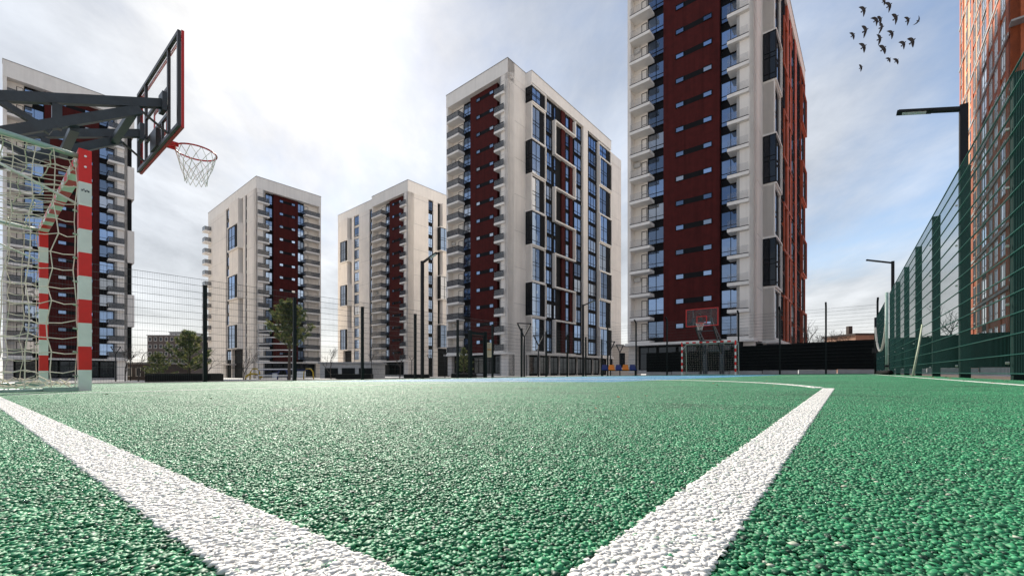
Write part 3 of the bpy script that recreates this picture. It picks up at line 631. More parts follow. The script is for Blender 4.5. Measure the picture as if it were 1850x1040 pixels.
# ------------------------------------------------------------------ mesh fences
def wire_panel(b, L, H, sv=0.05, sh=0.2, rv=0.0012, rh=0.0038):
    n = int(round(L/sv))
    for i in range(n+1): x = L*i/n; b.box(x-rv, x+rv, -rv, rv, 0, H)
    m = int(round(H/sh))
    for j in range(m+1):
        z = min(H-0.01, max(0.012, H*j/m))
        for sgn in (-1, 1): b.box(0, L, sgn*(rv+rh)-rh, sgn*(rv+rh)+rh, z-rh, z+rh)
def fence(name, label, ends, pts, H, ph, wire, post, side, pw=0.1, pd=0.1, z0=0.05, skip=(), group=None, bolts=True):
    """pts: post positions in court coordinates; panels stand on the court side of the posts (side = sign along the local normal)"""
    th = thing(name, label, 'fence', W(*pts[0]), 0, group); base = W(*pts[0])
    for k, (a, b_) in enumerate(pts):
        p = W(a, b_)-base
        q = W(*pts[min(k+1, len(pts)-1)])-W(*pts[max(k-1, 0)]); rz = math.atan2(q.y, q.x)
        me = cached(('post', post, ph, pw, pd), lambda b: (b.box(-pw/2, pw/2, -pd/2, pd/2, -0.15, ph), b.box(-pw/2-0.004, pw/2+0.004, -pd/2-0.004, pd/2+0.004, ph+0.001, ph+0.012)), [post])
        o = link('post', me, th, p, rz)
        if bolts:
            bm = cached(('bolt', H, side, pd), lambda b: [b.tube([(-0.0, side*(pd/2+0.02), z), (0.0, side*(pd/2+0.045), z)], [0.016, 0.013], 6) for z in [0.17+0.6*i for i in range(int(H/0.6))]], ['bolt_steel'])
            link('bolt', bm, o)
    for k in range(len(pts)-1):
        if k in skip: continue
        p, q = W(*pts[k]), W(*pts[k+1]); d = q-p; L = Vector((d.x, d.y)).length
        me = cached(('mesh_panel', round(L, 2), H, wire), lambda b: wire_panel(b, L-0.012, H), [wire])
        rz = math.atan2(d.y, d.x); nrm = Vector((-math.sin(rz), math.cos(rz), 0))*side*(pd/2+0.012)
        mt = Matrix.Translation(p-base+nrm+Vector((0, 0, z0))) @ Matrix.Rotation(rz, 4, 'Z') @ Matrix.Rotation(-math.atan2(d.z, L), 4, 'Y') @ Matrix.Translation((0.006, 0, 0))
        link('mesh_panel', me, th, mtx=mt)
    return th
RF = -1.40
fence('mesh_fence', 'dark green welded mesh fence running along the right side of the court', None, [(6.6+2.55*i, RF) for i in range(-4, 7)], 3.05, 3.1, 'wire_green', 'fence_green', 1, pw=0.10, pd=0.11)
fence('mesh_fence', 'short stretch of dark green mesh fence beyond the pale post', None, [(24.6+2.13*i, RF) for i in range(0, 4)], 3.05, 3.1, 'wire_green', 'fence_green', 1)
LF = 14.72
lf = fence('mesh_fence', 'dark welded mesh fence along the far left side in front of the towers', None, [(4.32+2.575*i, LF) for i in range(-4, 11)], 2.95, 2.80, 'wire_dark', 'fence_dark', -1, pw=0.09, pd=0.09, z0=0.02, bolts=False)
ff = fence('mesh_fence', 'tall mesh fence across the far end behind the far goal', None, [(31.05, -1.4+2.3*i) for i in range(0, 8)], 3.8, 3.95, 'wire_dark', 'fence_dark', 1, pw=0.09, pd=0.09, z0=0.02, bolts=False)
for o in [c_ for c_ in ff.children if c_.name.startswith('post')]:
    link('post_arm', cached(('post_arm',), lambda b: b.beam((0, 0.0, 3.97), (0, 0.34, 4.14), 0.09, 0.07), ['fence_dark']), o)
# gate in the left fence
gt = thing('fence_gate', 'dark gate with thick posts in the left mesh fence beside the notice', 'gate', W(4.32+2.575*4.3, LF-0.09), ARZ)
for x in (0, 1.12): link('gate_post', cached(('gate_post',), lambda b: b.box(-0.07, 0.07, -0.07, 0.07, -0.1, 2.35), ['fence_dark']), gt, (x, 0, 0))
link('gate_beam', cached(('gate_beam',), lambda b: b.box(0.071, 1.049, -0.05, 0.05, 2.16, 2.3), ['fence_dark']), gt)
link('gate_leaf', cached(('gate_leaf',), lambda b: (b.box(0.09, 1.03, -0.02, 0.02, 0.06, 0.11), b.box(0.09, 1.03, -0.02, 0.02, 2.05, 2.1), b.box(0.09, 0.14, -0.02, 0.02, 0.11, 2.05), b.box(0.98, 1.03, -0.02, 0.02, 0.11, 2.05), b.box(0.14, 0.98, -0.02, 0.02, 1.0, 1.05)), ['fence_dark']), gt)
sg = thing('notice_board', 'small cream notice with printed lines hung on the left fence', 'sign', W(4.32+2.575*4.84, LF-0.12), ARZ)
link('board', cached(('notice',), lambda b: b.box(-0.18, 0.18, -0.012, 0.0, 1.06, 1.82), ['sign_cream']), sg)
def lines(b):
    for i in range(12):
        if i == 5: continue
        wd = 0.13-0.04*((i*7) % 3)/2; b.box(-0.14, -0.14+wd*2, -0.0145, -0.0125, 1.74-i*0.055, 1.755-i*0.055)
link('printed_lines', cached(('printed_lines',), lines, ['sign_text']), sg)
link('coloured_bar', cached(('cbar',), lambda b: b.box(-0.15, 0.15, -0.0145, -0.0125, 1.43, 1.50), ['sign_orange']), sg)

# ------------------------------------------------------------------ goals
def striped(b, p0, p1, w, first, step=0.2, top=None):
    """square bar of alternating red (0) and white (1) lengths from p0 to p1"""
    p0 = Vector(p0); p1 = Vector(p1); d = (p1-p0); L = d.length; d.normalize(); pos = 0.0; c = first
    while pos < L-1e-4:
        e = min(L, pos+step)
        if L-e < 0.09: e = L
        b.beam(p0+d*pos, p0+d*e, w, w, c); pos = e; c = 1-c
def net_panel(b, corners, nu, nv, rnd, sag, r=0.0042, inward=Vector((0,0,0))):
    c00, c10, c01, c11 = [Vector(c) for c in corners]     # u along first edge, v along second
    P = {}
    for i in range(nu+1):
        for j in range(nv+1):
            u, v = i/nu, j/nv
            p = c00*(1-u)*(1-v)+c10*u*(1-v)+c01*(1-u)*v+c11*u*v
            e = 4*u*(1-u)*4*v*(1-v)
            p += inward*sag*math.sin(math.pi*u)*math.sin(math.pi*v)
            if 0 < i < nu or 0 < j < nv:
                k = 0.014 if (0 < i < nu and 0 < j < nv) else 0.009
                p += Vector((rnd.gauss(0, k), rnd.gauss(0, k), rnd.gauss(0, k*0.8)-0.015*math.sin(math.pi*u)))
            P[i, j] = p
    for i in range(nu+1):
        b.tube([P[i, j] for j in range(nv+1)], r, 4, caps=False)
    for j in range(nv+1):
        row = []
        for i in range(nu+1):
            row.append(P[i, j])
            if i < nu: row.append((P[i, j]+P[i+1, j])/2-Vector((0, 0, 0.008+0.01*rnd.random())))
        b.tube(row, r, 4, caps=False)
def make_goal(label, loc, rz, net='net_cream', r=0.0042):
    th = thing('handball_goal', label, 'goal', loc, rz, 'goals'); H, Wd, s = 2.08, 1.54, 0.08
    def post(b):
        striped(b, (0, 0, 0.0), (0, 0, H-0.281), s, 1, 0.2); b.box(-s/2, s/2, -s/2, s/2, H-0.281, H, 0)
    pm = cached(('goal_post',), post, ['paint_red', 'paint_white'])
    for y in (-Wd, Wd): link('post', pm, th, (0, y, 0))
    link('crossbar', cached(('crossbar',), lambda b: striped(b, (0, -Wd+s/2, H-s/2), (0, Wd-s/2, H-s/2), s*0.98, 1, 0.2), ['paint_red', 'paint_white']), th)
    D0, D1 = 0.85, 1.05
    for y in (-Wd, Wd):
        sg_ = 1 if y > 0 else -1
        o = link('depth_frame', cached(('depth_frame',), lambda b: b.tube([(-s/2, 0, H-0.06), (-D0+0.12, 0, H-0.02), (-D0, 0, H-0.12), (-D1+0.03, 0, 0.18), (-D1, 0, 0.06), (-D1+0.1, 0, 0.03), (-s/2, 0, 0.03)], 0.021, 10), ['pipe_green'], True), th, (0, y, 0))
        link('brace', cached(('brace',), lambda b: b.tube([(-s/2, 0, H-0.46), (-D0-0.02, 0, H-0.10)], 0.011, 8), ['paint_white'], True), th, (0, y-sg_*0.03, 0))
        link('base_foot', cached(('base_foot',), lambda b: b.box(-0.24, -s/2-0.002, -0.05, 0.05, 0.0, 0.055), ['pipe_green']), th, (0, y, 0))
    link('base_bar', cached(('base_bar',), lambda b: (b.tube([(-D1, -Wd, 0.04), (-D1, Wd, 0.04)], 0.02, 8), b.tube([(-D0, -Wd, H-0.1), (-D0, Wd, H-0.1)], 0.018, 8)), ['pipe_green'], True), th)
    def netfn(b):
        rnd = random.Random(3); o_ = 0.055
        for y in (-Wd, Wd):
            i = -1 if y > 0 else 1
            net_panel(b, [(-o_, y, 0.06), (-D1, y, 0.06), (-o_, y, H-0.05), (-D0, y, H-0.05)], 7, 14, rnd, 0.10, r, Vector((0, i, 0)))
        net_panel(b, [(-D1, -Wd, 0.05), (-D1, Wd, 0.05), (-D0, -Wd, H-0.05), (-D0, Wd, H-0.05)], 22, 14, rnd, 0.16, r, Vector((1, 0, -0.2)))
        net_panel(b, [(-o_, -Wd, H-0.07), (-o_, Wd, H-0.07), (-D0, -Wd, H-0.04), (-D0, Wd, H-0.04)], 22, 6, rnd, 0.10, r, Vector((0, 0, -1)))
        for y in (-Wd, Wd):        # slack net lying along the base
            for q in range(5):
                pts = [(-0.08-0.97*k/16, y+rnd.gauss(0, 0.02)+(0.05 if y < 0 else -0.05), 0.05+abs(rnd.gauss(0.03, 0.03))) for k in range(17)]
                b.tube(pts, r, 4, caps=False)
    link('net', cached(('goal_net', r), netfn, [net]), th)
    # net hooks on the inner side of the posts
    for y in (-Wd, Wd):
        link('net_hook', cached(('net_hook',), lambda b: [b.tube([(-s/2, 0, z), (-s/2-0.03, 0, z+0.005)], 0.008, 6) for z in [0.15+0.2*i for i in range(10)]], ['bolt_steel']), th, (0, y, 0))
    return th
g1 = make_goal('red and white handball goal with a cream net close by at the left', W(0.638, BC), ARZ)
lb = link('sticker', cached(('sticker',), lambda b: b.box(-0.032, 0.032, -0.0425, -0.0405, 1.618, 1.782), ['sticker']), g1, (0, -1.54, 0))
def blot(b):
    for (x0, x1, z0, z1) in ((-0.024, -0.016, 1.72, 1.735), (-0.012, -0.006, 1.728, 1.742), (-0.004, 0.004, 1.716, 1.73), (0.007, 0.013, 1.722, 1.738), (0.015, 0.025, 1.718, 1.732)): b.box(x0, x1, -0.0445, -0.0430, z0, z1)
link('printed_mark', cached(('blot',), blot, ['ink']), lb)
link('bolt', cached(('post_bolt',), lambda b: [b.tube([(0, -0.04, z), (0, -0.048, z)], 0.009, 8) for z in (1.93, 2.02)], ['bolt_steel']), g1, (0, -1.54, 0))
make_goal('small red and white goal at the far end of the court', W(28.245, BC), ARZ+math.pi, 'net_cream', 0.0016)

# ------------------------------------------------------------------ basketball hoops
def make_hoop(label, loc, rz):
    th = thing('basketball_hoop', label, 'basketball hoop', loc, rz, 'basketball hoops'); XB = 2.837
    link('base_post', cached(('hoop_post',), lambda b: (b.box(-0.12, 0.12, -0.62, -0.38, 0.02, 2.2), b.box(-0.12, 0.12, 0.38, 0.62, 0.02, 2.2), b.box(-0.3, 0.3, -0.8, 0.8, -0.03, 0.02), b.box(-0.08, 0.08, -0.38, 0.38, 1.5, 1.66)), ['arm_black']), th)
    for y in (-0.5, 0.5):
        def arm(b):
            b.beam((0.0, 0, 2.06), (XB-0.05, 0, 3.28), 0.07, 0.09); b.beam((0.0, 0.0, 1.32), (XB-0.28, 0, 3.10), 0.068, 0.09)
            for x in (0.7, 1.5, 1.92): b.beam((x, 0, 1.40+x*0.628), (x, 0, 2.02+x*0.43), 0.066, 0.07)
            b.beam((1.0, 0, 2.44), (1.45, 0, 2.28), 0.06, 0.055); b.beam((1.55, 0, 2.70), (1.88, 0, 2.55), 0.06, 0.055); b.beam((0.1, 0, 2.05), (0.65, 0, 1.85), 0.09, 0.08)
            b.box(XB-0.10, XB-0.055, -0.08, 0.08, 3.17, 3.38)
        link('truss_arm', cached(('truss_arm',), arm, ['arm_black']), th, (0, y, 0))
        sg_ = 1 if y > 0 else -1
        link('brace_rod', cached(('brace_rod', sg_), lambda b: b.tube([(XB-0.34, 0.0, 3.14), (XB-0.03, sg_*0.03, 2.93)], 0.013, 6), ['board_frame']), th, (0, y, 0))
    for x, z in ((2.05, 2.68), (2.5, 3.05), (1.2, 2.13)): link('cross_beam', cached(('cross_beam',), lambda b: b.beam((0, -0.464, 0), (0, 0.464, 0), 0.07, 0.06), ['arm_black']), th, (x, 0, z))
    # board: glass pane, dark frame behind, red border and target square on the front
    z0, z1, hw = 2.90, 3.95, 0.9
    bd = link('backboard', cached(('backboard',), lambda b: b.box(XB-0.008, XB+0.008, -hw, hw, z0, z1), ['board_glass']), th)
    def frame(b):
        x0, x1 = XB-0.04, XB-0.009; f = 0.035
        b.box(x0, x1, -hw-0.004, hw+0.004, z0-0.004, z0+f); b.box(x0, x1, -hw-0.004, hw+0.004, z1-f, z1+0.004)
        b.box(x0, x1, -hw-0.004, -hw+f, z0+f, z1-f); b.box(x0, x1, hw-f, hw+0.004, z0+f, z1-f)
        for y in (-0.5, 0.5): b.box(x0+0.003, x1, y-0.02, y+0.02, z0+f, z1-f)
        b.box(x0+0.004, x1-0.001, -0.48, 0.48, 3.16, 3.20); b.box(x0+0.004, x1-0.001, -0.48, 0.48, 3.46, 3.50)
        for y in (-0.25, 0.25): b.box(x0+0.006, x1-0.002, y-0.015, y+0.015, z0+f, 3.16)
        b.box(x0-0.02, x1, -0.12, 0.12, z0+0.02, z0+0.24)
    link('back_frame', cached(('back_frame',), frame, ['board_frame']), bd)
    def border(b):
        x0, x1 = XB+0.009, XB+0.016; f = 0.05
        for (ya, yb, za, zb, t_) in ((-hw, hw, z0, z1, 0.05), (-0.295, 0.295, 3.05, 3.50, 0.05)):
            b.box(x0, x1, ya, yb, za, za+t_); b.box(x0, x1, ya, yb, zb-t_, zb); b.box(x0, x1, ya, ya+t_, za+t_, zb-t_); b.box(x0, x1, yb-t_, yb, za+t_, zb-t_)
    link('red_border', cached(('red_border',), border, ['rim_red']), bd)
    link('edge_trim', cached(('edge_trim',), lambda b: (b.box(XB-0.0085, XB+0.018, -hw-0.013, -hw-0.004, z0-0.013, z1+0.013), b.box(XB-0.0085, XB+0.018, hw+0.004, hw+0.013, z0-0.013, z1+0.013), b.box(XB-0.0085, XB+0.018, -hw-0.004, hw+0.004, z0-0.013, z0-0.004)), ['rim_red']), bd)
    cx = XB+0.15+0.23
    rim = link('rim', cached(('rim',), lambda b: (b.ring((cx, 0, 3.05), 0.225, 0.010, 32, 8), b.beam((XB+0.017, -0.06, 3.04), (cx-0.2, -0.06, 3.045), 0.018, 0.05), b.beam((XB+0.017, 0.06, 3.04), (cx-0.2, 0.06, 3.045), 0.018, 0.05), b.box(XB+0.017, XB+0.03, -0.09, 0.09, 2.96, 3.10)), ['rim_red'], True), th)
    def net(b):
        n = 12; lv = [(0.222, 0.0), (0.205, 0.085), (0.175, 0.17), (0.145, 0.25), (0.125, 0.33), (0.118, 0.40)]; rnd = random.Random(5); P = {}
        for j, (r_, dz) in enumerate(lv):
            for i in range(n):
                a = 2*math.pi*(i+0.5*(j % 2))/n; q = r_*(1+rnd.gauss(0, 0.03)); P[i, j] = (cx+q*math.cos(a), q*math.sin(a), 3.045-dz+rnd.gauss(0, 0.004))
        for j in range(len(lv)-1):
            for i in range(n):
                i2 = (i-1) % n if j % 2 == 0 else (i+1) % n
                b.tube([P[i, j], P[i, j+1]], 0.0038, 4, caps=False); b.tube([P[i, j], P[i2, j+1]], 0.0038, 4, caps=False)
    link('net', cached(('hoop_net',), net, ['net_white']), rim)
    return th
make_hoop('black hoop stand with backboard seen from behind above the near goal', W(-1.35, BC), ARZ)
make_hoop('far hoop with glass backboard in a red border above the small goal', W(28.2+0.126+1.35, BC), ARZ+math.pi)

# ------------------------------------------------------------------ lamps
def flood(label, a, b_, toward, h=5.0, L=0.9):
    th = thing('floodlight_pole', label, 'lamp post', W(a, b_), ARZ, 'floodlight poles')
    link('pole', cached(('flood_pole',), lambda b: b.box(-0.055, 0.055, -0.055, 0.055, -0.1, h), ['pole_black']), th)
    s_ = toward
    ar = link('arm', cached(('flood_arm', s_), lambda b: b.beam((0, s_*0.05, h-0.06), (0, s_*L, h+0.20), 0.10, 0.06), ['pole_black']), th)
    link('lamp_head', cached(('flood_head', s_), lambda b: b.beam((0, s_*0.42, h+0.045), (0, s_*(L+0.02), h+0.195), 0.16, 0.035), ['pole_black']), th)
    link('lens', cached(('flood_lens', s_), lambda b: b.beam((0, s_*0.5, h+0.045), (0, s_*(L-0.06), h+0.152), 0.10, 0.012), ['lamp_lens']), th)
    return th
flood('black floodlight pole standing against the brick block on the right', 11.35, -1.72, 1)
flood('black floodlight pole beyond the end of the right fence', 25.4, -1.66, 1)
flood('thin black floodlight pole in front of the pale middle towers', 12.0, 14.2, -1)
flood('black floodlight pole low against the windowed facade of the middle tower', 26.6, 14.45, -1)
def v_lamp(label, px, Z, top):
    x = (px-925)/772.5*Z; g = gz(x, Z)-0.12; h = top-g
    th = thing('garden_lamp', label, 'lamp post', (x, Z, g), 0.35, 'V-shaped garden lamps')
    h = round(h, 1)
    link('pole', cached(('v_pole', h), lambda b: b.tube([(0, 0, 0), (0, 0, h-0.75)], 0.055, 8), ['pole_black'], True), th)
    link('lamp_head', cached(('v_head', h), lambda b: (b.beam((0, 0, h-0.78), (-0.42, 0, h), 0.07, 0.07), b.beam((0, 0, h-0.78), (0.42, 0, h), 0.07, 0.07), b.beam((-0.46, 0, h+0.035), (0.46, 0, h+0.035), 0.09, 0.06)), ['pole_black']), th)
for lab, px, Z, top in (('V-shaped garden lamp before the white corner of the middle tower', 947, 25.7, 2.95),
        ('V-shaped lamp in front of the windows of the middle tower', 973, 33.4, 2.95), ('V-shaped lamp just left of the coloured seats', 1103, 39, 2.9), ('V-shaped lamp in the gap between the two large towers', 1120, 45, 2.9),
        ('V-shaped lamp right of the goal post at left', 209, 47, 2.9), ('smaller V-shaped lamp farther left by the bare trees', 236, 66, 2.7), ('V-shaped lamp by the left planter trees', 671, 70, 2.9),
        ('V-shaped lamp at the foot of the pale tower', 744, 77, 2.9), ('V-shaped lamp close to the tall thin pole', 776, 70, 2.9), ('V-shaped lamp left of the small pine by the gate', 804, 53, 2.9)):
    v_lamp(lab, px, Z, top)

# ------------------------------------------------------------------ dark hoarding at the far right with its concrete plinth
hw = thing('hoarding', 'long black hoarding on a concrete plinth beyond the far end of the court', 'wall', W(33.2, 12.4), ARZ)
y = 0.0; i = 0
while y > -28:
    hh = 1.78 if i < 3 else 1.99+0.018*(i-3)
    hp = cached(('hoarding_panel', round(hh, 2)), lambda b: (b.box(-0.03, 0.03, -1.999, 0, 0.28, hh), b.box(-0.05, -0.031, -1.0, -0.96, 0.28, hh-0.03)), ['hoarding'])
    link('panel', hp, hw, (0, y, K*y*-1)); link('plinth_block', cached(('plinth_block',), lambda b: b.box(-0.16, 0.16, -1.96, -0.03, -0.1, 0.275), ['concrete']), hw, (0, y, K*y*-1)); y -= 2.0; i += 1

# ------------------------------------------------------------------ things at the end of the right fence
th = thing('net_post', 'pale green post at the end of the right fence', 'post', W(22.25, -1.28))
link('post', cached(('pale_post',), lambda b: b.tube([(0, 0, 0), (0, 0, 3.2)], 0.055, 10), ['pipe_green'], True), th)
link('clamp', cached(('clamp',), lambda b: (b.tube([(0, 0, 0.28), (0, 0, 0.36)], 0.075, 10), b.beam((0, 0, 0.32), (0.14, -0.1, 0.05), 0.03, 0.03)), ['pole_black']), th)
dp = thing('net_post', 'short dark post left of the pale green post', 'post', W(23.8, -1.0))
link('post', cached(('dark_post',), lambda b: b.tube([(0, 0, 0), (0, 0, 2.4)], 0.04, 8), ['pole_black'], True), dp)
link('winch', cached(('winch',), lambda b: b.box(-0.09, 0.05, -0.07, 0.07, 0.9, 1.1), ['pole_black']), dp)
p0, p1 = W(22.25, -1.27, 2.35), W(23.8, -1.0, 2.0); pts = []
for i in range(25):
    u = i/24; p = p0.lerp(p1, u); p.z -= 1.22*(1-(2*u-1)**2)**0.8; pts.append(p)
b = MB(); b.tube([p-p0 for p in pts], 0.038, 6)
tag(link('hanging_rope', b.mesh('hanging_rope', ['rope'], True), loc=p0), 'thick pale rope sagging in a U between two posts', 'rope')
b = MB(); b.tube([W(16.4, -1.02, 0.07), W(22.6, -1.02, 0.07)], 0.07, 10); q0 = W(16.4, -1.02, 0.0)
b.v = [tuple(Vector(v)-q0) for v in b.v]
tag(link('rolled_screen', b.mesh('rolled_screen', ['hoarding'], True), loc=q0), 'black rolled screen lying at the foot of the right fence', 'roll')
q0 = W(11.9, -1.08, 0.0); b = MB(); b.tube([(0, 0, 0), W(12.45, -1.22, 0.6)-q0, W(12.96, -1.33, 1.12)-q0], [0.02, 0.017, 0.015], 7)
tag(link('leaning_stick', b.mesh('leaning_stick', ['stick'], True), loc=q0), 'pale green stick leaning against the right fence', 'stick')

# ------------------------------------------------------------------ planters, pines, bare trees
def planter(label, px, Z, wd=2.35):
    x = (px-925)/772.5*Z; th = thing('planter', label, 'planter', (x, Z, gz(x, Z)-0.12), 0.12, 'black planters')
    link('box', cached(('planter',), lambda b: (b.box(-wd/2, wd/2, -0.45, 0.45, 0.10, 0.42), b.box(-wd/2+0.1, wd/2-0.1, -0.38, 0.38, 0.0, 0.099)), ['planter_black']), th)
    link('soil', cached(('planter_soil',), lambda b: b.box(-wd/2+0.05, wd/2-0.05, -0.40, 0.40, 0.421, 0.44), ['soil']), th)
    return (x, Z, gz(x, Z)+0.30)
def pine(label, loc, h, rad, seed, clear_=0.12, lean=0.0):
    rnd = random.Random(seed); th = thing('pine_tree', label, 'pine', loc, 0, 'pines in the planters')
    b = MB(); top = Vector((lean*h, 0, h)); b.tube([(0, 0, 0), tuple(top*0.5+Vector((0.03, 0, 0))), tuple(top)], [0.035*h**0.6, 0.022*h**0.6, 0.006], 7)
    nd = MB(); nb = int(26*h**0.6)+16
    for i in range(nb):
        u = clear_+(1-clear_)*((i+rnd.random())/nb); base = top*u
        az = i*2.399+rnd.uniform(-0.4, 0.4); ln = rad*(1.04-u)**0.62*rnd.uniform(0.5, 1.12)
        if u < clear_+0.12: ln *= 0.8
        el = R(rnd.uniform(8, 34)+28*u)
        d = Vector((math.cos(az)*math.cos(el), math.sin(az)*math.cos(el), math.sin(el)))
        mid = base+d*ln*0.55+Vector((0, 0, -0.03*ln)); tip = base+d*ln+Vector((0, 0, 0.10*ln))
        b.tube([base, mid, tip], [0.011, 0.007, 0.003], 4, caps=False)
        twigs = [(base.lerp(mid, 0.55), d)]
        for k in range(int(4+ln*9)):
            v = rnd.uniform(0.25, 1.0); p = base.lerp(mid, v*2) if v < 0.5 else mid.lerp(tip, v*2-1)
            dd = (d+Vector((rnd.gauss(0, 0.5), rnd.gauss(0, 0.5), rnd.gauss(0.35, 0.3)))).normalized(); q = p+dd*rnd.uniform(0.05, 0.16)*(0.6+rad*0.4)
            b.tube([p, q], [0.004, 0.002], 3, caps=False); twigs.append((q, dd))
        twigs.append((tip, d))
        for (p, dd) in twigs:
            mi = 1 if rnd.random() < 0.32 else 0
            for q in range(30):
                nd_ = (dd*rnd.uniform(0.2, 1.0)+Vector((rnd.gauss(0, 0.55), rnd.gauss(0, 0.55), rnd.gauss(0, 0.55)))).normalized(); L = rnd.uniform(0.05, 0.11)*(0.75+0.25*rad)
                st = p-dd*rnd.uniform(0, 0.06); sd_ = nd_.cross(Vector((rnd.gauss(0, 1), rnd.gauss(0, 1), rnd.gauss(0, 1)))).normalized()*0.010*(0.8+0.3*rad)
                j = len(nd.v); nd.v += [tuple(st-sd_), tuple(st+sd_), tuple(st+nd_*L)]; nd.face((j, j+1, j+2), mi)
    link('trunk', b.mesh('pine_trunk', ['bark']), th); link('crown', nd.mesh('pine_crown', ['needles', 'needles_light']), th)
def bare_tree(label, loc, h, seed, spread=0.5, r0=None, depth=5):
    rnd = random.Random(seed); th = thing('bare_tree', label, 'tree', loc, 0, 'bare trees'); tr = MB(); cr = MB()
    def grow(p, d, L, r, lv, b_):
        mid = p+d*L*0.5+Vector((rnd.gauss(0, 0.06), rnd.gauss(0, 0.06), 0))*L; q = p+d*L
        b_.tube([p, mid, q], [r, r*0.85, r*0.68], 6 if lv < 2 else 3, caps=False)
        if lv >= depth: return
        for k in range(rnd.choice((2, 3, 3)) if lv else 3):
            nd_ = (d+Vector((rnd.gauss(0, spread), rnd.gauss(0, spread), rnd.gauss(0.12, spread*0.5)))).normalized()
            grow(q if k < 2 else mid, nd_, L*rnd.uniform(0.62, 0.82), r*0.62, lv+1, cr)
    grow(Vector((0, 0, 0)), Vector((rnd.gauss(0, 0.04), 0, 1)).normalized(), h*0.30, r0 or h*0.016, 0, tr)
    link('trunk', tr.mesh('bare_trunk', ['bark']), th); link('crown', cr.mesh('bare_crown', ['bark']), th)
p = planter('long black planter with a bushy pine near the left fence', 335, 17); pine('bushy low pine in the long planter at left', (p[0]+0.15, p[1], p[2]), 1.55, 0.98, 11, 0.05)
p = planter('black planter in front of the pale tower', 641, 30); p = planter('black planter right of the fence post, below the pale tower wall', 753, 41)
p = planter('black planter under the small pine beside the gate', 838, 40); pine('small rounded pine beside the fence gate', p, 2.3, 1.05, 23, 0.06)
def at(px, Z): x = (px-925)/772.5*Z; return (x, Z, gz(x, Z)-0.12)
pine('tall open pine in front of the second tower', at(522, 22), 3.9, 2.0, 31, 0.42)
pine('dark bushy pine behind the long planter', at(286, 30), 1.9, 1.15, 41, 0.03)
for (lab, px, Z, h, sd_, sp_) in (('bare tree left of the low brown building', 250, 48, 4.6, 3, 0.5), ('bare tree close to the left tower corner', 226, 60, 5.5, 4, 0.5),
        ('bare tree standing over the black hoarding', 1478, 42, 6.4, 5, 0.45), ('small bare tree with upright twigs over the hoarding', 1507, 46, 6.0, 6, 0.5), ('bare tree glimpsed through the right fence', 1712, 34, 6.2, 8, 0.55),
        ('thin bare tree at the foot of the second tower', 440, 60, 5.0, 9, 0.42), ('slim young tree left of the pale tower', 598, 62, 5.2, 10, 0.3), ('faint bare tree behind the long planter', 372, 70, 6.5, 12, 0.5),
        ('bare tree in front of the pale tower', 722, 62, 5.4, 14, 0.42), ('low bare tree near the dark side of the hoarding', 1528, 60, 6.5, 15, 0.55)):
    bare_tree(lab, at(px, Z), h, sd_, sp_)

# ------------------------------------------------------------------ small things round the court
bn = thing('seat_bench', 'row of blue and orange plastic seats on a black frame', 'bench', (7.15, 28.6, gz(7.15, 28.6)), -0.12)
def shell(b):
    prof = [(-0.20, 0.41), (-0.18, 0.44), (0.05, 0.42), (0.16, 0.45), (0.21, 0.58), (0.24, 0.76)]
    for i in range(len(prof)-1):
        (y0, z0), (y1, z1) = prof[i], prof[i+1]; j = len(b.v); k0 = 0.20; k1 = 0.20 if i < 4 else 0.15
        b.v += [(-k0, y0, z0), (k0, y0, z0), (k1, y1, z1), (-k1, y1, z1), (-k0, y0+0.02, z0-0.025), (k0, y0+0.02, z0-0.025), (k1, y1+0.02, z1-0.025), (-k1, y1+0.02, z1-0.025)]
        for q in ((0,1,2,3),(7,6,5,4),(0,4,5,1),(1,5,6,2),(2,6,7,3),(3,7,4,0)): b.face(tuple(j+v for v in q))
for i in range(5):
    o = link('seat', cached(('seat', i % 2), shell, ['seat_blue' if i % 2 == 0 else 'seat_orange']), bn, (-0.92+i*0.46, 0, 0)); o['label'] = 'blue seat' if i % 2 == 0 else 'orange seat'
link('frame', cached(('seat_frame',), lambda b: b.box(-1.2, 1.2, -0.03, 0.03, 0.34, 0.40), ['pole_black']), bn)
for x in (-1.05, 1.05): link('leg', cached(('seat_leg',), lambda b: (b.box(-0.03, 0.03, -0.03, 0.03, 0.0, 0.339), b.box(-0.03, 0.03, -0.25, 0.25, -0.03, 0.0)), ['pole_black']), bn, (x, 0, 0))

# play equipment at the foot of the second tower
pl = thing('play_frame', 'blue and yellow playground frame at the foot of the second tower', 'play equipment', at(508, 62), 0.1)
for i, x in enumerate((-3.6, 0.2, 3.8)): link('arch', cached(('arch', i), lambda b: b.tube([(-0.7, 0, 0), (-0.62, 0, 1.1), (-0.3, 0, 1.55), (0.3, 0, 1.55), (0.62, 0, 1.1), (0.7, 0, 0)], 0.09, 8), ['play_yellow' if i != 1 else 'play_blue'], True), pl, (x, 0, 0))
link('beam', cached(('play_beam',), lambda b: (b.beam((-3.3, 0, 1.4), (3.6, 0, 1.4), 0.1, 0.1), b.beam((-3.0, 0.3, 0.5), (-0.4, 0.3, 1.1), 0.35, 0.08)), ['play_blue']), pl)
link('panel', cached(('play_panel',), lambda b: (b.box(2.2, 3.4, -0.05, 0.05, 0.3, 1.2), b.box(-1.2, -0.5, -0.05, 0.05, 0.2, 0.9)), ['car_white']), pl)
sp = thing('spring_rider', 'yellow curved spring rider left of the playground frame', 'play equipment', at(458, 60), 0.3)
link('hoop', cached(('rider',), lambda b: b.tube([(-1.0, 0, 0), (-0.9, 0, 0.5), (-0.4, 0, 0.85), (0.3, 0, 0.8), (1.1, 0, 0.35)], 0.14, 8), ['play_yellow'], True), sp)
link('seat', cached(('rider_seat',), lambda b: b.box(0.2, 1.2, -0.2, 0.2, 0.62, 0.7), ['play_blue']), sp)
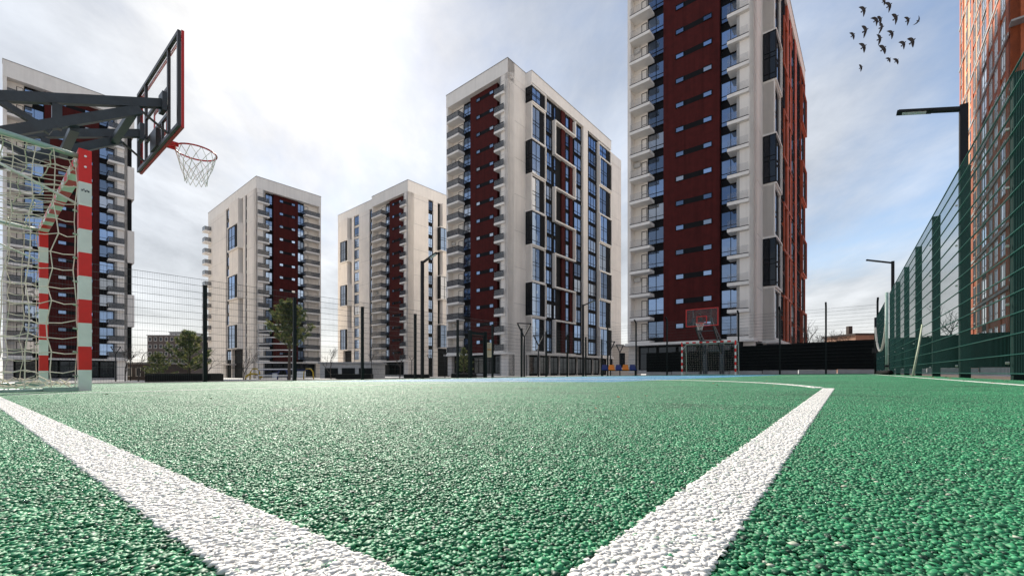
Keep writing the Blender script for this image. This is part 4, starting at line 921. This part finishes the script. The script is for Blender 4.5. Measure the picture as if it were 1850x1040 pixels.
sc = thing('slat_screen', 'tall screen of white horizontal slats before the dark red facade', 'screen', at(497, 58), -0.1)
for i in range(9): link('slat', cached(('slat',), lambda b: b.box(-2.5, 2.5, -0.04, 0.04, 0, 0.13), ['facade_white_clean']), sc, (0, 0, 0.5+i*0.86))
for x in (-2.45, 2.45): link('post', cached(('slat_post',), lambda b: b.box(-0.04, 0.04, 0.05, 0.12, 0, 7.6), ['ledge_grey']), sc, (x, 0, 0))

# low buildings in the background
def low_building(name, label, px0, px1, ytop, Z, m, dep=12, rows=0, cols=0, win='shop_glass', flat=True, sub=None):
    x0 = (px0-925)/772.5*Z; x1 = (px1-925)/772.5*Z; xm = (x0+x1)/2; g = gz(xm, Z)-0.1; h = (672-ytop)/772.5*Z+0.09-g; wd = x1-x0
    th = thing(name, label, 'building', (xm, Z, g), 0)
    link('wall', MB().box(-wd/2, wd/2, 0, dep, 0, h).mesh('wall', [m]), th); link('roof', MB().box(-wd/2-0.25, wd/2+0.25, -0.25, dep+0.25, h+0.001, h+0.35).mesh('roof', ['roof_dark' if not flat else 'ledge_grey']), th)
    for i in range(rows):
        for j in range(cols):
            ww, wh = wd/cols*0.55, h/rows*0.55
            o = link('window', cached(('lw', name, px0), lambda b: (b.box(0, ww, -0.06, 0.02, 0, 0.12), b.box(0, ww, -0.06, 0.02, wh-0.12, wh), b.box(0, 0.12, -0.06, 0.02, 0.12, wh-0.12), b.box(ww-0.12, ww, -0.06, 0.02, 0.12, wh-0.12)), ['facade_cream']), th, (-wd/2+wd*(j+0.22)/cols, 0, h*(i+0.25)/rows))
            link('pane', cached(('lp', name, px0), lambda b: b.box(0.1, ww-0.1, -0.03, -0.01, 0.1, wh-0.1), [win]), o)
    return th, wd, h
low_building('brown_block', 'distant brown apartment block beyond the left pine', 266, 345, 606, 190, 'far_brown', 18, 6, 8)
low_building('grey_block', 'distant grey stepped block on top right of the brown one', 306, 338, 600, 215, 'far_grey', 14, 7, 4)
th, wd, h = low_building('garage', 'low grey garage with dark openings between the two pale towers', 578, 672, 657, 78, 'concrete', 8)
for i in range(3): link('door', MB().box(0, 2.4, -0.05, 0.3, 0, h*0.72).mesh('door', ['dark_cladding']), th, (-wd/2+0.9+i*3.1, 0, 0))
low_building('low_shed', 'low pale canopy building at the left behind the lamps', 226, 290, 657, 85, 'far_brown', 8, 1, 4)
low_building('low_wall_building', 'low pale building in the gap between the two large towers', 1090, 1158, 626, 96, 'facade_cream', 8, 1, 3)
th, wd, h = low_building('brick_cottage', 'small brick house with a chimney over the hoarding', 1546, 1600, 605, 80, 'brick_house', 8, 1, 2, flat=False)
link('chimney', MB().box(-wd/2+0.3, -wd/2+1.0, 2, 2.7, h+0.351, h+1.9).mesh('chimney', ['roof_dark']), th)

# ------------------------------------------------------------------ birds
def wing_mesh(s_, bend, up):
    b = MB(); ch = [(0.00, 0.10, -0.13), (0.16, 0.13, -0.14), (0.34, 0.10, -0.15), (0.50, 0.0, -0.16), (0.60, -0.12, -0.17)]
    zz = [0, up*0.10, up*0.17, up*0.14, up*0.08]
    for (x, f, r_), z in zip(ch, zz):
        dx = -bend*x*x*0.8; th_ = 0.012*(1-x*1.5)+0.003
        b.v += [(s_*x, f+dx, z+th_), (s_*x, r_+dx, z), (s_*x, f+dx, z-th_*0.4)]
    for i in range(len(ch)-1):
        j = i*3
        for q in ((j, j+1, j+4, j+3), (j+1, j+2, j+5, j+4), (j+2, j, j+3, j+5)): b.face(q if s_ > 0 else q[::-1])
    return b
BIRDS = [(305,130,1.0,28,.4),(650,70,1.05,30,.5),(735,235,1.05,24,.3),(900,265,.95,30,.5),(1035,285,.75,70,.1),(470,262,1.05,20,.4),(525,262,1.0,22,.2),(545,365,.95,48,.5),(330,405,1.1,36,.6),(160,470,.8,28,.3),(520,520,1.05,45,.2),
         (680,445,1.0,30,.4),(840,585,1.0,16,.6),(960,550,1.15,20,.5),(305,625,1.0,34,.6),(570,650,1.15,24,.4),(645,795,.75,18,.6),(745,812,.75,22,.1),(268,905,.7,40,.4),(577,10,.8,30,.4)]
BIRD_LABELS = {0: 'leftmost of the upper birds, wings spread diagonally', 1: 'highest whole bird at the top of the flock', 3: 'thin-winged bird second from the right at the top', 7: 'bird just under the overlapping pair, one wing hanging straight down',
    8: 'long-winged bird at the left, above the small far left one', 9: 'small bird farthest left in the flock', 12: 'arched bird left of the large bird at the right', 13: 'large bird lowest on the right side of the flock', 14: 'lowest bird on the left edge of the flock',
    15: 'large broad-winged bird low in the centre of the flock', 16: 'left one of the two small birds at the bottom of the flock', 17: 'right one of the two small birds at the bottom of the flock', 19: 'bird cut off by the top edge of the picture',
    5: 'left one of the overlapping pair of birds', 6: 'right one of the overlapping pair of birds', 10: 'bird in the centre with its wings steeply tilted', 11: 'bird right of centre in the middle of the flock', 2: 'broad-winged bird below the highest one'}
for i, (cx_, cy_, s_, rot, up) in enumerate(BIRDS):
    rnd = random.Random(100+i); px, py = 1520+cx_/7.43, cy_/7.43; Z = 40+rnd.uniform(-3, 3)
    loc = Vector(((px-925)/772.5*Z, Z, (672-py)/772.5*Z+0.0937)); lab = 'dark bird gliding in the flock at the upper right'
    if i == 18: lab = 'lowest bird, flying alone below the flock'
    if i == 4: lab = 'rightmost bird of the flock with its wings half folded'
    lab = BIRD_LABELS.get(i, lab)
    th = tag(link('bird', None), lab, 'bird', 'birds of the flock' if i not in (4, 18) else None)
    up_ = Vector((rnd.uniform(-.2, .2), -0.75, -0.66)).normalized()          # belly mostly towards the viewer
    ri = (Vector((math.cos(R(rot+22)), 0, -math.sin(R(rot+22))))); ri = (ri-up_*ri.dot(up_)).normalized(); fw = up_.cross(ri)
    mt = Matrix((( ri.x, fw.x, up_.x, loc.x), (ri.y, fw.y, up_.y, loc.y), (ri.z, fw.z, up_.z, loc.z), (0, 0, 0, 1)))
    th.matrix_basis = mt @ Matrix.Scale(s_*0.84, 4)
    link('body', cached(('bird_body',), lambda b: b.tube([(0, 0.24, 0), (0, 0.19, 0.0), (0, 0.12, 0), (0, 0.0, -0.01), (0, -0.12, -0.005), (0, -0.18, 0), (0, -0.29, 0)], [0.012, 0.045, 0.055, 0.085, 0.07, 0.05, 0.085], 8), ['bird'], True), th)
    for sgn in (-1, 1):
        bend = 0.25+rnd.uniform(-.25, .35) if i != 4 else 1.4
        link('wing', wing_mesh(sgn, bend, -up).mesh('wing', ['bird']), th)

# ------------------------------------------------------------------ blocks behind the viewer, which the windows mirror
def rear_block(label, x, y, wd, dep, h, m, rz):
    th = thing('apartment_block', label, 'apartment block', (x, y, gz(x, y)-0.1), rz, 'blocks behind the viewer')
    link('wall', MB().box(-wd/2, wd/2, -dep, 0, 0, h).mesh('wall', [m]), th); link('roof', MB().box(-wd/2-0.2, wd/2+0.2, -dep-0.2, 0.2, h+0.001, h+0.6).mesh('roof', ['ledge_grey']), th)
    cols = int(wd/3.6)
    for i in range(int((h-2)/3)):
        for j in range(cols):
            o = link('window', cached(('rear_window',), lambda b: (b.box(0, 1.9, -0.02, 0.06, 0, 0.1), b.box(0, 1.9, -0.02, 0.06, 1.6, 1.7), b.box(0, 0.1, -0.02, 0.06, 0.1, 1.6), b.box(1.8, 1.9, -0.02, 0.06, 0.1, 1.6)), ['facade_cream']), th, (-wd/2+(j+0.25)*wd/cols, 0, 1.2+i*3))
            link('pane', cached(('rear_pane',), lambda b: b.box(0.09, 1.81, 0.005, 0.03, 0.09, 1.61), ['shop_glass']), o)
rear_block('cream block far behind the viewer on the left', -72, -62, 44, 16, 34, 'facade_cream', -0.75)
rear_block('brown block far behind the viewer', -8, -92, 40, 16, 30, 'brick_house', -0.1)
rear_block('cream block far behind the viewer on the right', 62, -60, 42, 16, 38, 'facade_cream', 0.7)

# ------------------------------------------------------------------ bits of leaf and grit blown over the court
rnd = random.Random(77); b = MB()
for i in range(170):
    a, b_ = rnd.uniform(0.4, 14), rnd.uniform(-1.1, 9) if rnd.random() < 0.7 else rnd.uniform(-1.2, -0.7)
    L = rnd.uniform(0.004, 0.016)*(1+0.25*a/6); an = rnd.uniform(0, 6.28); h_ = 0.004; j = len(b.v)
    d = Vector((math.cos(an), math.sin(an), 0))*L; n_ = Vector((-d.y, d.x, 0))*0.4; c = Vector((a, b_, h_))
    b.v += [tuple(c-d), tuple(c+n_+Vector((0, 0, L*0.35))), tuple(c+d+Vector((0, 0, L*0.2))), tuple(c-n_+Vector((0, 0, L*0.1)))]; b.face((j, j+1, j+2, j+3))
tag(link('leaf_litter', b.mesh('leaf_litter', ['leaf_dry']), mtx=TILT), 'scattered bits of dry leaf on the green court', 'leaf litter', kind='stuff')
